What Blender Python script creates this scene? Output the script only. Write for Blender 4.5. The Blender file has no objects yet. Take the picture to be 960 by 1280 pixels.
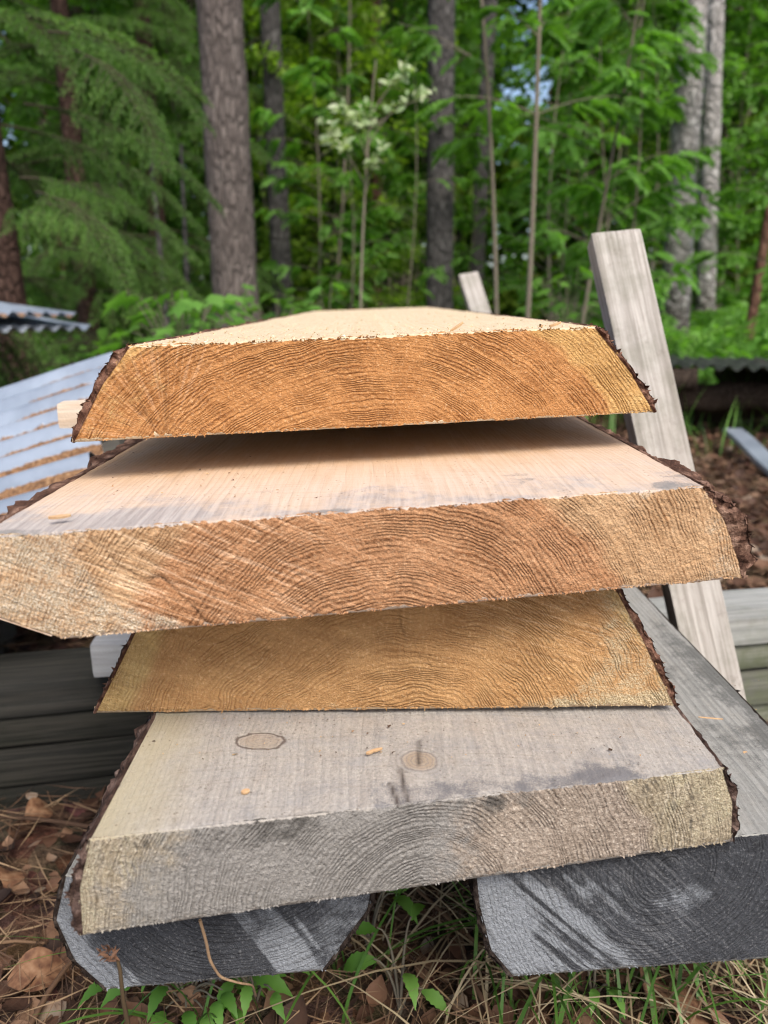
import bpy, math, random
import numpy as np
from math import radians as R_, sin, cos, pi

rng = np.random.default_rng(7)
random.seed(7)
scene = bpy.context.scene
COL = scene.collection

# ------------------------------------------------------------------ camera frame (metres, camera stands over the ground z = 0)
F = 961.0
PITCH, YAW = R_(14.7), R_(0.9)
CAM = np.array([0.0, 0.0, 0.63])
FWD = np.array([sin(YAW)*cos(PITCH), cos(YAW)*cos(PITCH), -sin(PITCH)])
RGT = np.array([cos(YAW), -sin(YAW), 0.0])
UPV = np.cross(RGT, FWD)

def ray(x, y):
    return FWD + RGT*((x-480)/F) + UPV*((640-y)/F)

def at(x, y, Y):
    """the point on the sight line of photo position (x, y) that lies Y metres ahead"""
    d = ray(x, y)
    return CAM + d*(Y/d[1])

def on_ground(x, y, z=0.0):
    d = ray(x, y)
    return CAM + d*((z-CAM[2])/d[2])

# ------------------------------------------------------------------ noise
def _hash(ix, iy, iz, seed):
    h = (ix*374761393 + iy*668265263 + iz*2147483647 + seed*1274126177) & 0xFFFFFFFF
    h = ((h ^ (h >> 13))*1274126177) & 0xFFFFFFFF
    h = ((h ^ (h >> 15))*2246822519) & 0xFFFFFFFF
    return ((h ^ (h >> 16)) & 0xFFFFFF)/float(0xFFFFFF)

def vnoise(P, scale=1.0, seed=0):
    """value noise in 0..1 at the points P (N,3)"""
    P = np.asarray(P, float)*scale
    i = np.floor(P).astype(np.int64)
    f = P-i
    f = f*f*(3-2*f)
    out = 0
    for dx in (0, 1):
        for dy in (0, 1):
            for dz in (0, 1):
                w = (f[:, 0] if dx else 1-f[:, 0])*(f[:, 1] if dy else 1-f[:, 1])*(f[:, 2] if dz else 1-f[:, 2])
                out = out + w*_hash(i[:, 0]+dx, i[:, 1]+dy, i[:, 2]+dz, seed)
    return out

def fbm(P, scale=1.0, octaves=3, seed=0):
    a, s, t = 0.0, 1.0, 0.0
    for k in range(octaves):
        a = a + s*vnoise(P, scale*2**k, seed+k*17)
        t += s
        s *= 0.5
    return a/t

def sstep(a, b, x):
    t = np.clip((x-a)/(b-a), 0, 1)
    return t*t*(3-2*t)

# ------------------------------------------------------------------ meshes
class Buf:
    """collects points and faces (equal-size batches) for one mesh"""
    def __init__(s):
        s.v, s.f, s.m, s.a = [], [], [], {}
        s.n = 0
    def add(s, v, f, m=0, **attrs):
        v = np.asarray(v, float).reshape(-1, 3)
        f = np.asarray(f, np.int64)
        if f.ndim == 1:
            f = f.reshape(1, -1)
        for k in set(list(attrs)+list(s.a)):
            if k not in s.a:
                s.a[k] = [np.zeros(s.n)]
            val = attrs.get(k, 0.0)
            s.a[k].append(np.broadcast_to(np.asarray(val, float), (len(v),)).copy())
        s.v.append(v)
        s.f.append(f+s.n)
        s.m.append(np.full(len(f), m))
        s.n += len(v)
        return s
    def mesh(s, name, mats, smooth=True):
        v = np.concatenate(s.v)
        me = bpy.data.meshes.new(name)
        me.vertices.add(len(v))
        me.vertices.foreach_set('co', v.ravel().astype(np.float32))
        loops = np.concatenate([f.ravel() for f in s.f])
        tot = np.concatenate([np.full(len(f), f.shape[1]) for f in s.f])
        start = np.concatenate([[0], np.cumsum(tot)[:-1]])
        me.loops.add(len(loops))
        me.loops.foreach_set('vertex_index', loops.astype(np.int32))
        me.polygons.add(len(tot))
        me.polygons.foreach_set('loop_start', start.astype(np.int32))
        me.polygons.foreach_set('loop_total', tot.astype(np.int32))
        me.polygons.foreach_set('material_index', np.concatenate(s.m).astype(np.int32))
        me.polygons.foreach_set('use_smooth', np.full(len(tot), smooth))
        for m in (mats if isinstance(mats, (list, tuple)) else [mats]):
            me.materials.append(m)
        for k, parts in s.a.items():
            at_ = me.attributes.new(k, 'FLOAT', 'POINT')
            at_.data.foreach_set('value', np.concatenate(parts).astype(np.float32))
        me.update(calc_edges=True)
        me.validate()
        return me

def link(name, me, parent=None, loc=(0, 0, 0), rot=(0, 0, 0), scale=None):
    o = bpy.data.objects.new(name, me)
    COL.objects.link(o)
    o.location = loc
    o.rotation_euler = rot
    if scale is not None:
        o.scale = (scale,)*3 if np.isscalar(scale) else scale
    o.parent = parent
    return o

def tag(o, label, cat=None, group=None, kind=None):
    if label: o['label'] = label
    if cat: o['category'] = cat
    if group: o['group'] = group
    if kind: o['kind'] = kind
    return o

def dup(o, loc, rotz=0.0, scale=1.0, label=None, rot=None):
    c = o.copy()
    COL.objects.link(c)
    c.location = loc
    c.rotation_euler = rot if rot is not None else (0, 0, rotz)
    c.scale = (scale,)*3
    if label: c['label'] = label
    for ch in o.children:
        d = ch.copy()
        COL.objects.link(d)
        d.parent = c
        for g in ch.children:
            e = g.copy()
            COL.objects.link(e)
            e.parent = d
    return c

def grid_faces(nu, nv, off=0, flip=False):
    i = np.arange(nu-1)[:, None]*nv+np.arange(nv-1)[None, :]
    q = np.stack([i, i+nv, i+nv+1, i+1], -1).reshape(-1, 4)+off
    return q[:, ::-1] if flip else q

def tube(pts, rad, seg=8, cap=True):
    pts = np.asarray(pts, float)
    n = len(pts)
    rad = np.broadcast_to(np.asarray(rad, float), (n,))
    T = np.gradient(pts, axis=0)
    T /= np.linalg.norm(T, axis=1, keepdims=True)+1e-12
    ref = np.array([1.0, 0, 0]) if abs(T[0, 0]) < .8 else np.array([0, 1.0, 0])
    A = np.cross(T, ref)
    A /= np.linalg.norm(A, axis=1, keepdims=True)
    B = np.cross(T, A)
    th = np.arange(seg)*2*pi/seg
    v = pts[:, None]+rad[:, None, None]*(A[:, None]*np.cos(th)[None, :, None]+B[:, None]*np.sin(th)[None, :, None])
    i = np.arange(n-1)[:, None]*seg
    j = np.arange(seg)[None, :]
    k = (j+1) % seg
    f = np.stack([i+j, i+k, i+seg+k, i+seg+j], -1).reshape(-1, 4)
    return v.reshape(-1, 3), f

def bez(p0, p1, p2, n):
    t = np.linspace(0, 1, n)[:, None]
    return (1-t)**2*np.asarray(p0)+2*t*(1-t)*np.asarray(p1)+t*t*np.asarray(p2)

def poly_at(pl, t):
    """point at parameter t (0..1, by length) on the polyline pl (K,2)"""
    pl = np.asarray(pl, float)
    d = np.concatenate([[0], np.cumsum(np.linalg.norm(np.diff(pl, axis=0), axis=1))])
    d /= d[-1]
    return np.stack([np.interp(t, d, pl[:, k]) for k in range(pl.shape[1])], -1)

def seg_dist(p, a, b):
    ab = b-a
    t = np.clip(((p-a) @ ab)/(ab @ ab), 0, 1)
    return np.linalg.norm(p-(a+t[:, None]*ab), axis=1)

def line_dist(p, pl):
    pl = np.asarray(pl, float)
    return np.min([seg_dist(p, pl[i], pl[i+1]) for i in range(len(pl)-1)], axis=0)

# ------------------------------------------------------------------ node shorthand
class NT:
    def __init__(s, name):
        s.mat = bpy.data.materials.new(name)
        s.mat.use_nodes = True
        s.t = s.mat.node_tree
        s.t.nodes.clear()
    def new(s, typ, **kw):
        n = s.t.nodes.new(typ)
        for k, v in kw.items():
            setattr(n, k, v)
        return n
    def put(s, sock, v):
        if isinstance(v, bpy.types.NodeSocket):
            s.t.links.new(v, sock)
        elif v is not None:
            if isinstance(v, (tuple, list)) and len(v) == 3 and sock.type == 'RGBA':
                v = (*v, 1)
            sock.default_value = v
    def math(s, op, a, b=None, c=None, clamp=False):
        n = s.new('ShaderNodeMath', operation=op, use_clamp=clamp)
        s.put(n.inputs[0], a)
        if b is not None: s.put(n.inputs[1], b)
        if c is not None: s.put(n.inputs[2], c)
        return n.outputs[0]
    def add(s, a, b): return s.math('ADD', a, b)
    def sub(s, a, b): return s.math('SUBTRACT', a, b)
    def mul(s, a, b): return s.math('MULTIPLY', a, b)
    def mad(s, a, b, c): return s.math('MULTIPLY_ADD', a, b, c)
    def mx(s, fac, a, b, blend='MIX'):
        n = s.new('ShaderNodeMix', data_type='RGBA', blend_type=blend)
        s.put(n.inputs[0], fac)
        s.put(n.inputs[6], a)
        s.put(n.inputs[7], b)
        return n.outputs[2]
    def coord(s, kind='Object'):
        return s.new('ShaderNodeTexCoord').outputs[kind]
    def sep(s, v):
        n = s.new('ShaderNodeSeparateXYZ')
        s.put(n.inputs[0], v)
        return n.outputs
    def vec(s, x, y, z):
        n = s.new('ShaderNodeCombineXYZ')
        for k, q in enumerate((x, y, z)): s.put(n.inputs[k], q)
        return n.outputs[0]
    def noise(s, v, scale, detail=2.0, rough=0.5, dist=0.0, col=False):
        n = s.new('ShaderNodeTexNoise')
        s.put(n.inputs['Vector'], v)
        n.inputs['Scale'].default_value = scale
        n.inputs['Detail'].default_value = detail
        n.inputs['Roughness'].default_value = rough
        n.inputs['Distortion'].default_value = dist
        return n.outputs[1 if col else 0]
    def vor(s, v, scale, feature='F1', out='Distance'):
        n = s.new('ShaderNodeTexVoronoi', feature=feature)
        s.put(n.inputs['Vector'], v)
        n.inputs['Scale'].default_value = scale
        return n.outputs[out]
    def mr(s, v, a, b, c=0.0, d=1.0, smooth=True):
        n = s.new('ShaderNodeMapRange', interpolation_type='SMOOTHSTEP' if smooth else 'LINEAR')
        s.put(n.inputs[0], v)
        for k, q in enumerate((a, b, c, d)): s.put(n.inputs[k+1], q)
        return n.outputs[0]
    def ramp(s, v, stops):
        n = s.new('ShaderNodeValToRGB')
        s.put(n.inputs[0], v)
        e = n.color_ramp.elements
        while len(e) < len(stops): e.new(0.5)
        for k, (p, c) in enumerate(stops):
            e[k].position = p
            e[k].color = (*c, 1)
        return n.outputs[0]
    def attr(s, name):
        return s.new('ShaderNodeAttribute', attribute_name=name).outputs['Fac']
    def rnd(s):
        return s.new('ShaderNodeObjectInfo').outputs['Random']
    def bump(s, h, strength=1.0, dist=0.001, normal=None):
        n = s.new('ShaderNodeBump')
        n.inputs['Strength'].default_value = strength
        n.inputs['Distance'].default_value = dist
        s.put(n.inputs['Height'], h)
        if normal is not None: s.put(n.inputs['Normal'], normal)
        return n.outputs[0]
    def out(s, color, rough=0.8, normal=None, spec=0.3, metal=0.0, transl=0.0, transl_col=None):
        p = s.new('ShaderNodeBsdfPrincipled')
        s.put(p.inputs['Base Color'], color)
        s.put(p.inputs['Roughness'], rough)
        s.put(p.inputs['Specular IOR Level'], spec)
        s.put(p.inputs['Metallic'], metal)
        if normal is not None: s.put(p.inputs['Normal'], normal)
        sh = p.outputs[0]
        if transl:
            t = s.new('ShaderNodeBsdfTranslucent')
            s.put(t.inputs['Color'], transl_col if transl_col is not None else color)
            mix = s.new('ShaderNodeMixShader')
            mix.inputs[0].default_value = transl
            s.t.links.new(sh, mix.inputs[1])
            s.t.links.new(t.outputs[0], mix.inputs[2])
            sh = mix.outputs[0]
        o = s.new('ShaderNodeOutputMaterial')
        s.t.links.new(sh, o.inputs[0])
        return s.mat

# ------------------------------------------------------------------ materials: wood
def end_grain(name, pith, spacing, heart, sap, heart_r, late=0.5, grey=(.30, .29, .28), pale=(.62, .56, .38), saw=(0.6, .3),
              speck=0.5, spread=.026, ray_amt=.35, dark=(.06, .055, .05), zs=1.0, fan=None, neutral=0.0):
    """sawn end of a plank: growth rings round the pith, rays, torn fibres, weathering masks ga (grey), gb (pale sapwood), gd (dark), ck (crack)"""
    def T(t):
        g = sum(t)/3
        return tuple(c*(1-neutral)+g*neutral for c in t)
    m = NT(name)
    P = m.coord()
    x, y, z = m.sep(P)
    flat = m.vec(x, 0.0, z)
    w1 = m.sep(m.noise(flat, 11.0, 3.0, .55, col=True))
    dx = m.add(m.sub(x, pith[0]), m.mul(m.sub(w1[0], .5), spread))
    dz = m.mul(m.add(m.sub(z, pith[1]), m.mul(m.sub(w1[1], .5), spread)), zs)
    r = m.math('SQRT', m.add(m.mul(dx, dx), m.mul(dz, dz)))
    th = m.math('ARCTAN2', dz, dx)
    vary = m.noise(m.vec(m.mul(r, 38.0), 0.0, 3.0), 1.0, 2.0)
    jit = m.noise(flat, 330.0, 3.0)
    ph = m.add(m.add(m.mul(r, 1.0/spacing), m.mul(vary, 9.0)), m.mul(jit, .55))
    f = m.math('FRACT', ph)
    latew = m.mul(m.mr(f, .35, .88), m.mr(f, .93, 1.0, 1.0, 0.0))
    rid = m.math('FLOOR', ph)
    ringv = m.noise(m.vec(m.mul(rid, .77), 0.0, 0.0), 1.0, 0.0)
    latew = m.mul(latew, m.mr(m.noise(flat, 24.0, 3.0, .6), .38, .60, .28, 1.0))
    latew = m.mul(latew, m.mr(m.noise(m.vec(m.mul(r, 500.0), m.mul(th, 60.0), 1.0), 1.0, 3.0, .65), .28, .55, .40, 1.0))
    rays = m.noise(m.vec(m.mul(th, 95.0), m.mul(r, 30.0), 0.0), 1.0, 3.0, .6)
    ca, sa = cos(saw[0]), sin(saw[0])
    s1 = m.add(m.mul(x, ca), m.mul(z, sa))
    t1 = m.sub(m.mul(z, ca), m.mul(x, sa))
    sawn = m.noise(m.vec(m.mul(t1, 420.0), m.mul(s1, 22.0), 5.0), 1.0, 3.0, .6)
    if fan is not None:
        fx, fz = m.sub(x, fan[0]), m.sub(z, fan[1])
        fr_ = m.math('SQRT', m.add(m.mul(fx, fx), m.mul(fz, fz)))
        sawn = m.noise(m.vec(m.mul(m.math('ARCTAN2', fz, fx), 26.0), m.mul(fr_, 14.0), 5.0), 1.0, 3.0, .6)
    sawm = m.attr('gw')
    fib = m.noise(flat, 430.0, 4.0, .75)
    tuft = m.noise(flat, 900.0, 2.0, .6)
    hn = m.noise(flat, 22.0, 3.0)
    hm = m.mr(m.add(r, m.mul(m.sub(hn, .5), .03)), heart_r-.006, heart_r+.006, 1.0, 0.0)
    base = m.mx(hm, sap, heart)
    big = m.noise(flat, 30.0, 4.0, .6)
    base = m.mx(m.mr(big, .25, .75, 0.0, .55), base, m.mx(1.0, base, T((.72, .62, .52)), 'MULTIPLY'))
    lc = m.mx(1.0, base, T((.43, .30, .19)), 'MULTIPLY')
    base = m.mx(m.mul(latew, m.mr(ringv, .3, .7, late*.2, late)), base, lc)
    base = m.mx(m.mul(m.mr(rays, .5, .75), ray_amt), base, m.mx(1.0, base, T((1.35, 1.3, 1.2)), 'MULTIPLY'))
    base = m.mx(m.mul(m.mr(sawn, .50, .66), m.add(m.mul(sawm, .62), saw[1]*.5)), base, m.mx(1.0, base, T((.58, .50, .43)), 'MULTIPLY'))
    base = m.mx(m.mul(m.mr(sawn, .48, .36), m.mul(sawm, .8)), base, m.mx(.3, m.mx(1.0, base, T((1.4, 1.4, 1.4)), 'MULTIPLY'), T((.9, .8, .66))))
    base = m.mx(m.mul(m.mr(fib, .52, .68), speck), base, m.mx(.45, m.mx(1.0, base, T((1.7, 1.7, 1.7)), 'MULTIPLY'), T((.92, .78, .56))))
    base = m.mx(m.mul(m.mr(fib, .46, .32), speck*.9), base, m.mx(1.0, base, T((.5, .4, .3)), 'MULTIPLY'))
    blotch = m.noise(m.vec(m.mul(t1, 130.0), m.mul(s1, 16.0), 9.0), 1.0, 4.0, .65)
    base = m.mx(m.mr(blotch, .38, .62, 0.0, .5), m.mx(1.0, base, T((1.12, 1.1, 1.06)), 'MULTIPLY'), m.mx(1.0, base, T((.80, .73, .66)), 'MULTIPLY'))
    pits = m.vor(m.vec(x, 0.0, z), 620.0)
    base = m.mx(m.mul(m.mr(pits, .0, .32, 1.0, 0.0), m.mr(m.noise(flat, 120.0, 3.0, .6), .42, .62, 0.0, .6)), base, m.mx(1.0, base, T((.42, .33, .26)), 'MULTIPLY'))
    brk = m.add(m.noise(flat, 75.0, 5.0, .7), m.mul(m.sub(tuft, .5), .35))
    gm = m.mr(m.add(m.attr('ga'), m.mul(m.sub(brk, .5), .9)), .35, .75)
    gcol = m.mx(m.mr(fib, .3, .7), m.mx(1.0, grey, (.62, .62, .62), 'MULTIPLY'), grey)
    gcol = m.mx(m.mul(latew, .5), gcol, m.mx(1.0, gcol, (.55, .53, .5), 'MULTIPLY'))
    base = m.mx(m.mul(gm, .88), base, gcol)
    pm = m.mr(m.add(m.attr('gb'), m.mul(m.sub(brk, .5), 1.1)), .4, .8)
    pcol = m.mx(m.mr(tuft, .35, .62), m.mx(1.0, pale, (.45, .38, .27), 'MULTIPLY'), pale)
    base = m.mx(m.mul(pm, .85), base, pcol)
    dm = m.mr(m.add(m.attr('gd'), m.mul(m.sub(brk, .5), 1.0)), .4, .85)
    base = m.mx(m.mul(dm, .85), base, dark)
    base = m.mx(m.attr('ck'), base, (.05, .03, .02))
    base = m.mx(1.0, base, T((.84, .84, .84)), 'MULTIPLY')
    h = m.add(m.add(m.mul(fib, 1.3), m.mul(tuft, .8)), m.add(m.mul(latew, .9), m.add(m.mul(sawn, m.add(m.mul(sawm, 1.6), saw[1]*.5)), m.mul(pits, .35))))
    nb = m.bump(h, .9, .0013)
    return m.out(base, .85, nb, .2)

def sawn_face(name, pith, base, streak, grey, spacing=.0032, streak_amt=.6, grey2=(.2, .2, .19), cross=.3, rough_amt=.6, warm=None, knots=(), speckle=.0, knot_bend=.010):
    """long sawn face of a plank: grain along y, faint saw marks across it; ga grey mould, gb pale bloom, gd dark, ck crack"""
    m = NT(name)
    P = m.coord()
    x, y, z = m.sep(P)
    wob = m.sub(m.noise(m.vec(m.mul(x, 6.0), m.mul(y, 2.5), 0.0), 1.0, 2.0), .5)
    kd = None
    for (kx, ky, kr, kel, kdark) in knots:
        ex = m.mul(m.sub(x, kx), 1.0/kr)
        ey = m.mul(m.sub(y, ky), 1.0/(kr*kel))
        d = m.math('SQRT', m.add(m.mul(ex, ex), m.mul(ey, ey)))
        kd = (d, kdark, kd)
    xw = m.add(x, m.mul(wob, .03))
    q = kd
    while q is not None:
        d, kdark, q2 = q
        xw = m.add(xw, m.mul(m.math('EXPONENT', m.mul(m.mul(d, d), -.35)), knot_bend))
        q = q2
    dx = m.sub(xw, pith[0])
    r = m.math('SQRT', m.add(m.mul(dx, dx), pith[1]*pith[1]))
    jit = m.noise(m.vec(m.mul(x, 240.0), m.mul(y, 14.0), 0.0), 1.0, 2.0)
    ph = m.add(m.mul(r, 1.0/spacing), m.mul(jit, .7))
    f = m.math('FRACT', ph)
    latew = m.mul(m.mr(f, .3, .85), m.mr(f, .9, 1.0, 1.0, 0.0))
    grain = m.noise(m.vec(m.mul(xw, 330.0), m.mul(y, 12.0), m.mul(z, 330.0)), 1.0, 4.0, .65)
    fine = m.noise(P, 900.0, 2.0, .6)
    mid = m.noise(m.vec(m.mul(x, 60.0), m.mul(y, 18.0), 0.0), 1.0, 4.0, .6)
    crossn = m.noise(m.vec(m.mul(x, 9.0), m.mul(m.add(y, m.mul(m.mul(x, x), .6)), 420.0), 0.0), 1.0, 2.0, .6)
    c = m.mx(m.mul(m.mr(grain, .42, .7), streak_amt), base, streak)
    c = m.mx(m.mul(latew, streak_amt*.75), c, streak)
    c = m.mx(m.mul(m.mr(mid, .45, .75), .35), c, m.mx(1.0, c, (.78, .7, .62), 'MULTIPLY'))
    c = m.mx(m.mul(m.mr(crossn, .5, .75), cross), c, m.mx(1.0, c, (.72, .66, .6), 'MULTIPLY'))
    c = m.mx(m.mul(m.mr(fine, .55, .75), .35), c, m.mx(1.0, c, (1.25, 1.22, 1.18), 'MULTIPLY'))
    if speckle:
        sp = m.noise(m.vec(m.mul(x, 1.0), m.mul(y, .6), z), 520.0, 4.0, .75)
        c = m.mx(m.mul(m.mr(sp, .52, .66), speckle*.6), c, m.mx(1.0, c, (1.45, 1.43, 1.4), 'MULTIPLY'))
        c = m.mx(m.mul(m.mr(sp, .46, .34), speckle*.7), c, m.mx(1.0, c, (.55, .52, .5), 'MULTIPLY'))
    if warm is not None:
        c = m.mx(m.mul(m.attr('gw'), m.mr(mid, .2, .6, .6, 1.0)), c, warm)
    brk = m.add(m.noise(P, 55.0, 5.0, .7), m.mul(m.sub(fine, .5), .5))
    gm = m.mr(m.add(m.attr('ga'), m.mul(m.sub(brk, .5), 1.0)), .35, .8)
    gc = m.mx(m.mr(grain, .35, .65), grey, m.mx(1.0, grey, (.66, .66, .68), 'MULTIPLY'))
    c = m.mx(m.mul(gm, .85), c, gc)
    dm = m.mr(m.add(m.attr('gd'), m.mul(m.sub(brk, .5), 1.1)), .42, .8)
    c = m.mx(m.mul(dm, .75), c, grey2)
    dots = m.vor(P, 210.0)
    spot = m.mul(m.mr(dots, .12, .2, 1.0, 0.0), m.mr(m.noise(P, 35.0, 2.0), .5, .62))
    c = m.mx(m.mul(spot, .6), c, m.mx(1.0, c, (.35, .28, .22), 'MULTIPLY'))
    q = kd
    while q is not None:
        d, kdark, q2 = q
        dn = m.add(d, m.mul(m.sub(m.noise(P, 160.0, 2.0), .5), .35))
        inner = m.mr(dn, .75, 1.0, 1.0, 0.0)
        ring = m.mul(m.mr(dn, .86, .97), m.mr(dn, 1.0, 1.13, 1.0, 0.0))
        rr = m.math('FRACT', m.mul(dn, 4.0))
        kc = m.mx(m.mr(rr, .5, .9), (.40, .29, .19) if kdark < 2 else (.12, .10, .09), (.27, .2, .14) if kdark < 2 else (.07, .06, .055))
        halo = m.mul(m.mr(d, 2.6, 1.0), m.mr(m.math('FRACT', m.mul(dn, 3.0)), .45, .95))
        c = m.mx(m.mul(halo, (.35, .12, .2)[kdark]), c, m.mx(1.0, c, (.6, .55, .5), 'MULTIPLY'))
        c = m.mx(m.mul(inner, (.62, .40, .9)[kdark]), c, kc)
        c = m.mx(m.mul(ring, (.3, .8, .6)[kdark]), c, (.10, .065, .05))
        q = q2
    c = m.mx(m.attr('ck'), c, (.05, .035, .03))
    c = m.mx(1.0, c, (.80, .80, .80), 'MULTIPLY')
    h = m.add(m.add(m.mul(grain, .8), m.mul(fine, rough_amt)), m.add(m.mul(crossn, cross), m.mul(latew, .25)))
    return m.out(c, .85, m.bump(h, .7, .0009), .2)

def bark_mat(name, dark, mid, light):
    m = NT(name)
    P = m.coord()
    x, y, z = m.sep(P)
    st = m.vec(x, m.mul(y, .4), z)
    big = m.noise(st, 95.0, 6.0, .72)
    cell = m.vor(st, 130.0, 'F1')
    fine = m.noise(st, 520.0, 3.0, .7)
    c = m.ramp(m.add(m.mul(big, .75), m.mul(fine, .3)), [(.36, dark), (.52, mid), (.68, light)])
    c = m.mx(m.mr(cell, .35, .6), c, m.mx(1.0, c, (.45, .4, .38), 'MULTIPLY'))
    h = m.add(m.mul(big, 1.3), m.add(m.mul(fine, .5), m.mul(cell, -.5)))
    return m.out(c, .9, m.bump(h, .9, .003), .15)

def weathered(name, base, streak, green=0.0, axis=0, scale=1.0, dirt=.3, painted_shade=False):
    """old grey sawn timber with grain along one axis of the object (0 x, 1 y, 2 z)"""
    m = NT(name)
    P = m.coord()
    s = list(m.sep(P))
    k = [170.0*scale]*3
    k[axis] = 5.0*scale
    g = m.noise(m.vec(*[m.mul(s[i], k[i]) for i in range(3)]), 1.0, 5.0, .65, .4)
    k2 = [26.0*scale]*3
    k2[axis] = 3.0*scale
    b = m.noise(m.vec(*[m.mul(s[i], k2[i]) for i in range(3)]), 1.0, 4.0, .6)
    fine = m.noise(P, 420.0, 2.0)
    c = m.mx(m.mr(g, .35, .68), base, streak)
    c = m.mx(m.mul(m.mr(b, .45, .75), .5), c, m.mx(1.0, c, (.68, .64, .6), 'MULTIPLY'))
    if green:
        c = m.mx(m.mul(m.mr(m.noise(P, 14.0, 5.0, .7), .42, .66), green), c, (.09, .105, .055))
    c = m.mx(m.mul(m.mr(m.noise(P, 48.0, 5.0, .75), .56, .72), dirt), c, (.10, .08, .06))
    if painted_shade:  # shade painted into the colour towards the left (-x) end
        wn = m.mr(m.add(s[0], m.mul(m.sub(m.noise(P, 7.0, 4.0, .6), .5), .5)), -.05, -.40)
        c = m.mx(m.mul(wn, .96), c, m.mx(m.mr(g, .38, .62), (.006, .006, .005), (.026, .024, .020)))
    h = m.add(m.mul(g, 1.0), m.mul(fine, .3))
    return m.out(c, .85, m.bump(h, .6, .0016), .2)

def leaf_mat(name, stops, transl=.4, rough=.55):
    m = NT(name)
    t = m.attr('tint')
    n = m.noise(m.coord(), 2.2, 2.0)
    v = m.add(m.mul(t, .8), m.add(m.mul(m.sub(n, .5), .5), m.mul(m.rnd(), .2)))
    c = m.ramp(v, stops)
    tc = m.mx(1.0, c, (1.3, 1.45, .6), 'MULTIPLY')
    return m.out(c, rough, None, .35, transl=transl, transl_col=tc)

# ------------------------------------------------------------------ planks of the stack
DENSE = 1.0
def spacing_y(n, length, first=.0016):
    """n+1 distances from 0 to length, fine at the near end"""
    k = np.linspace(0, 1, n+1)
    return length*(k**2.4*.97+k*.03)

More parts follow.
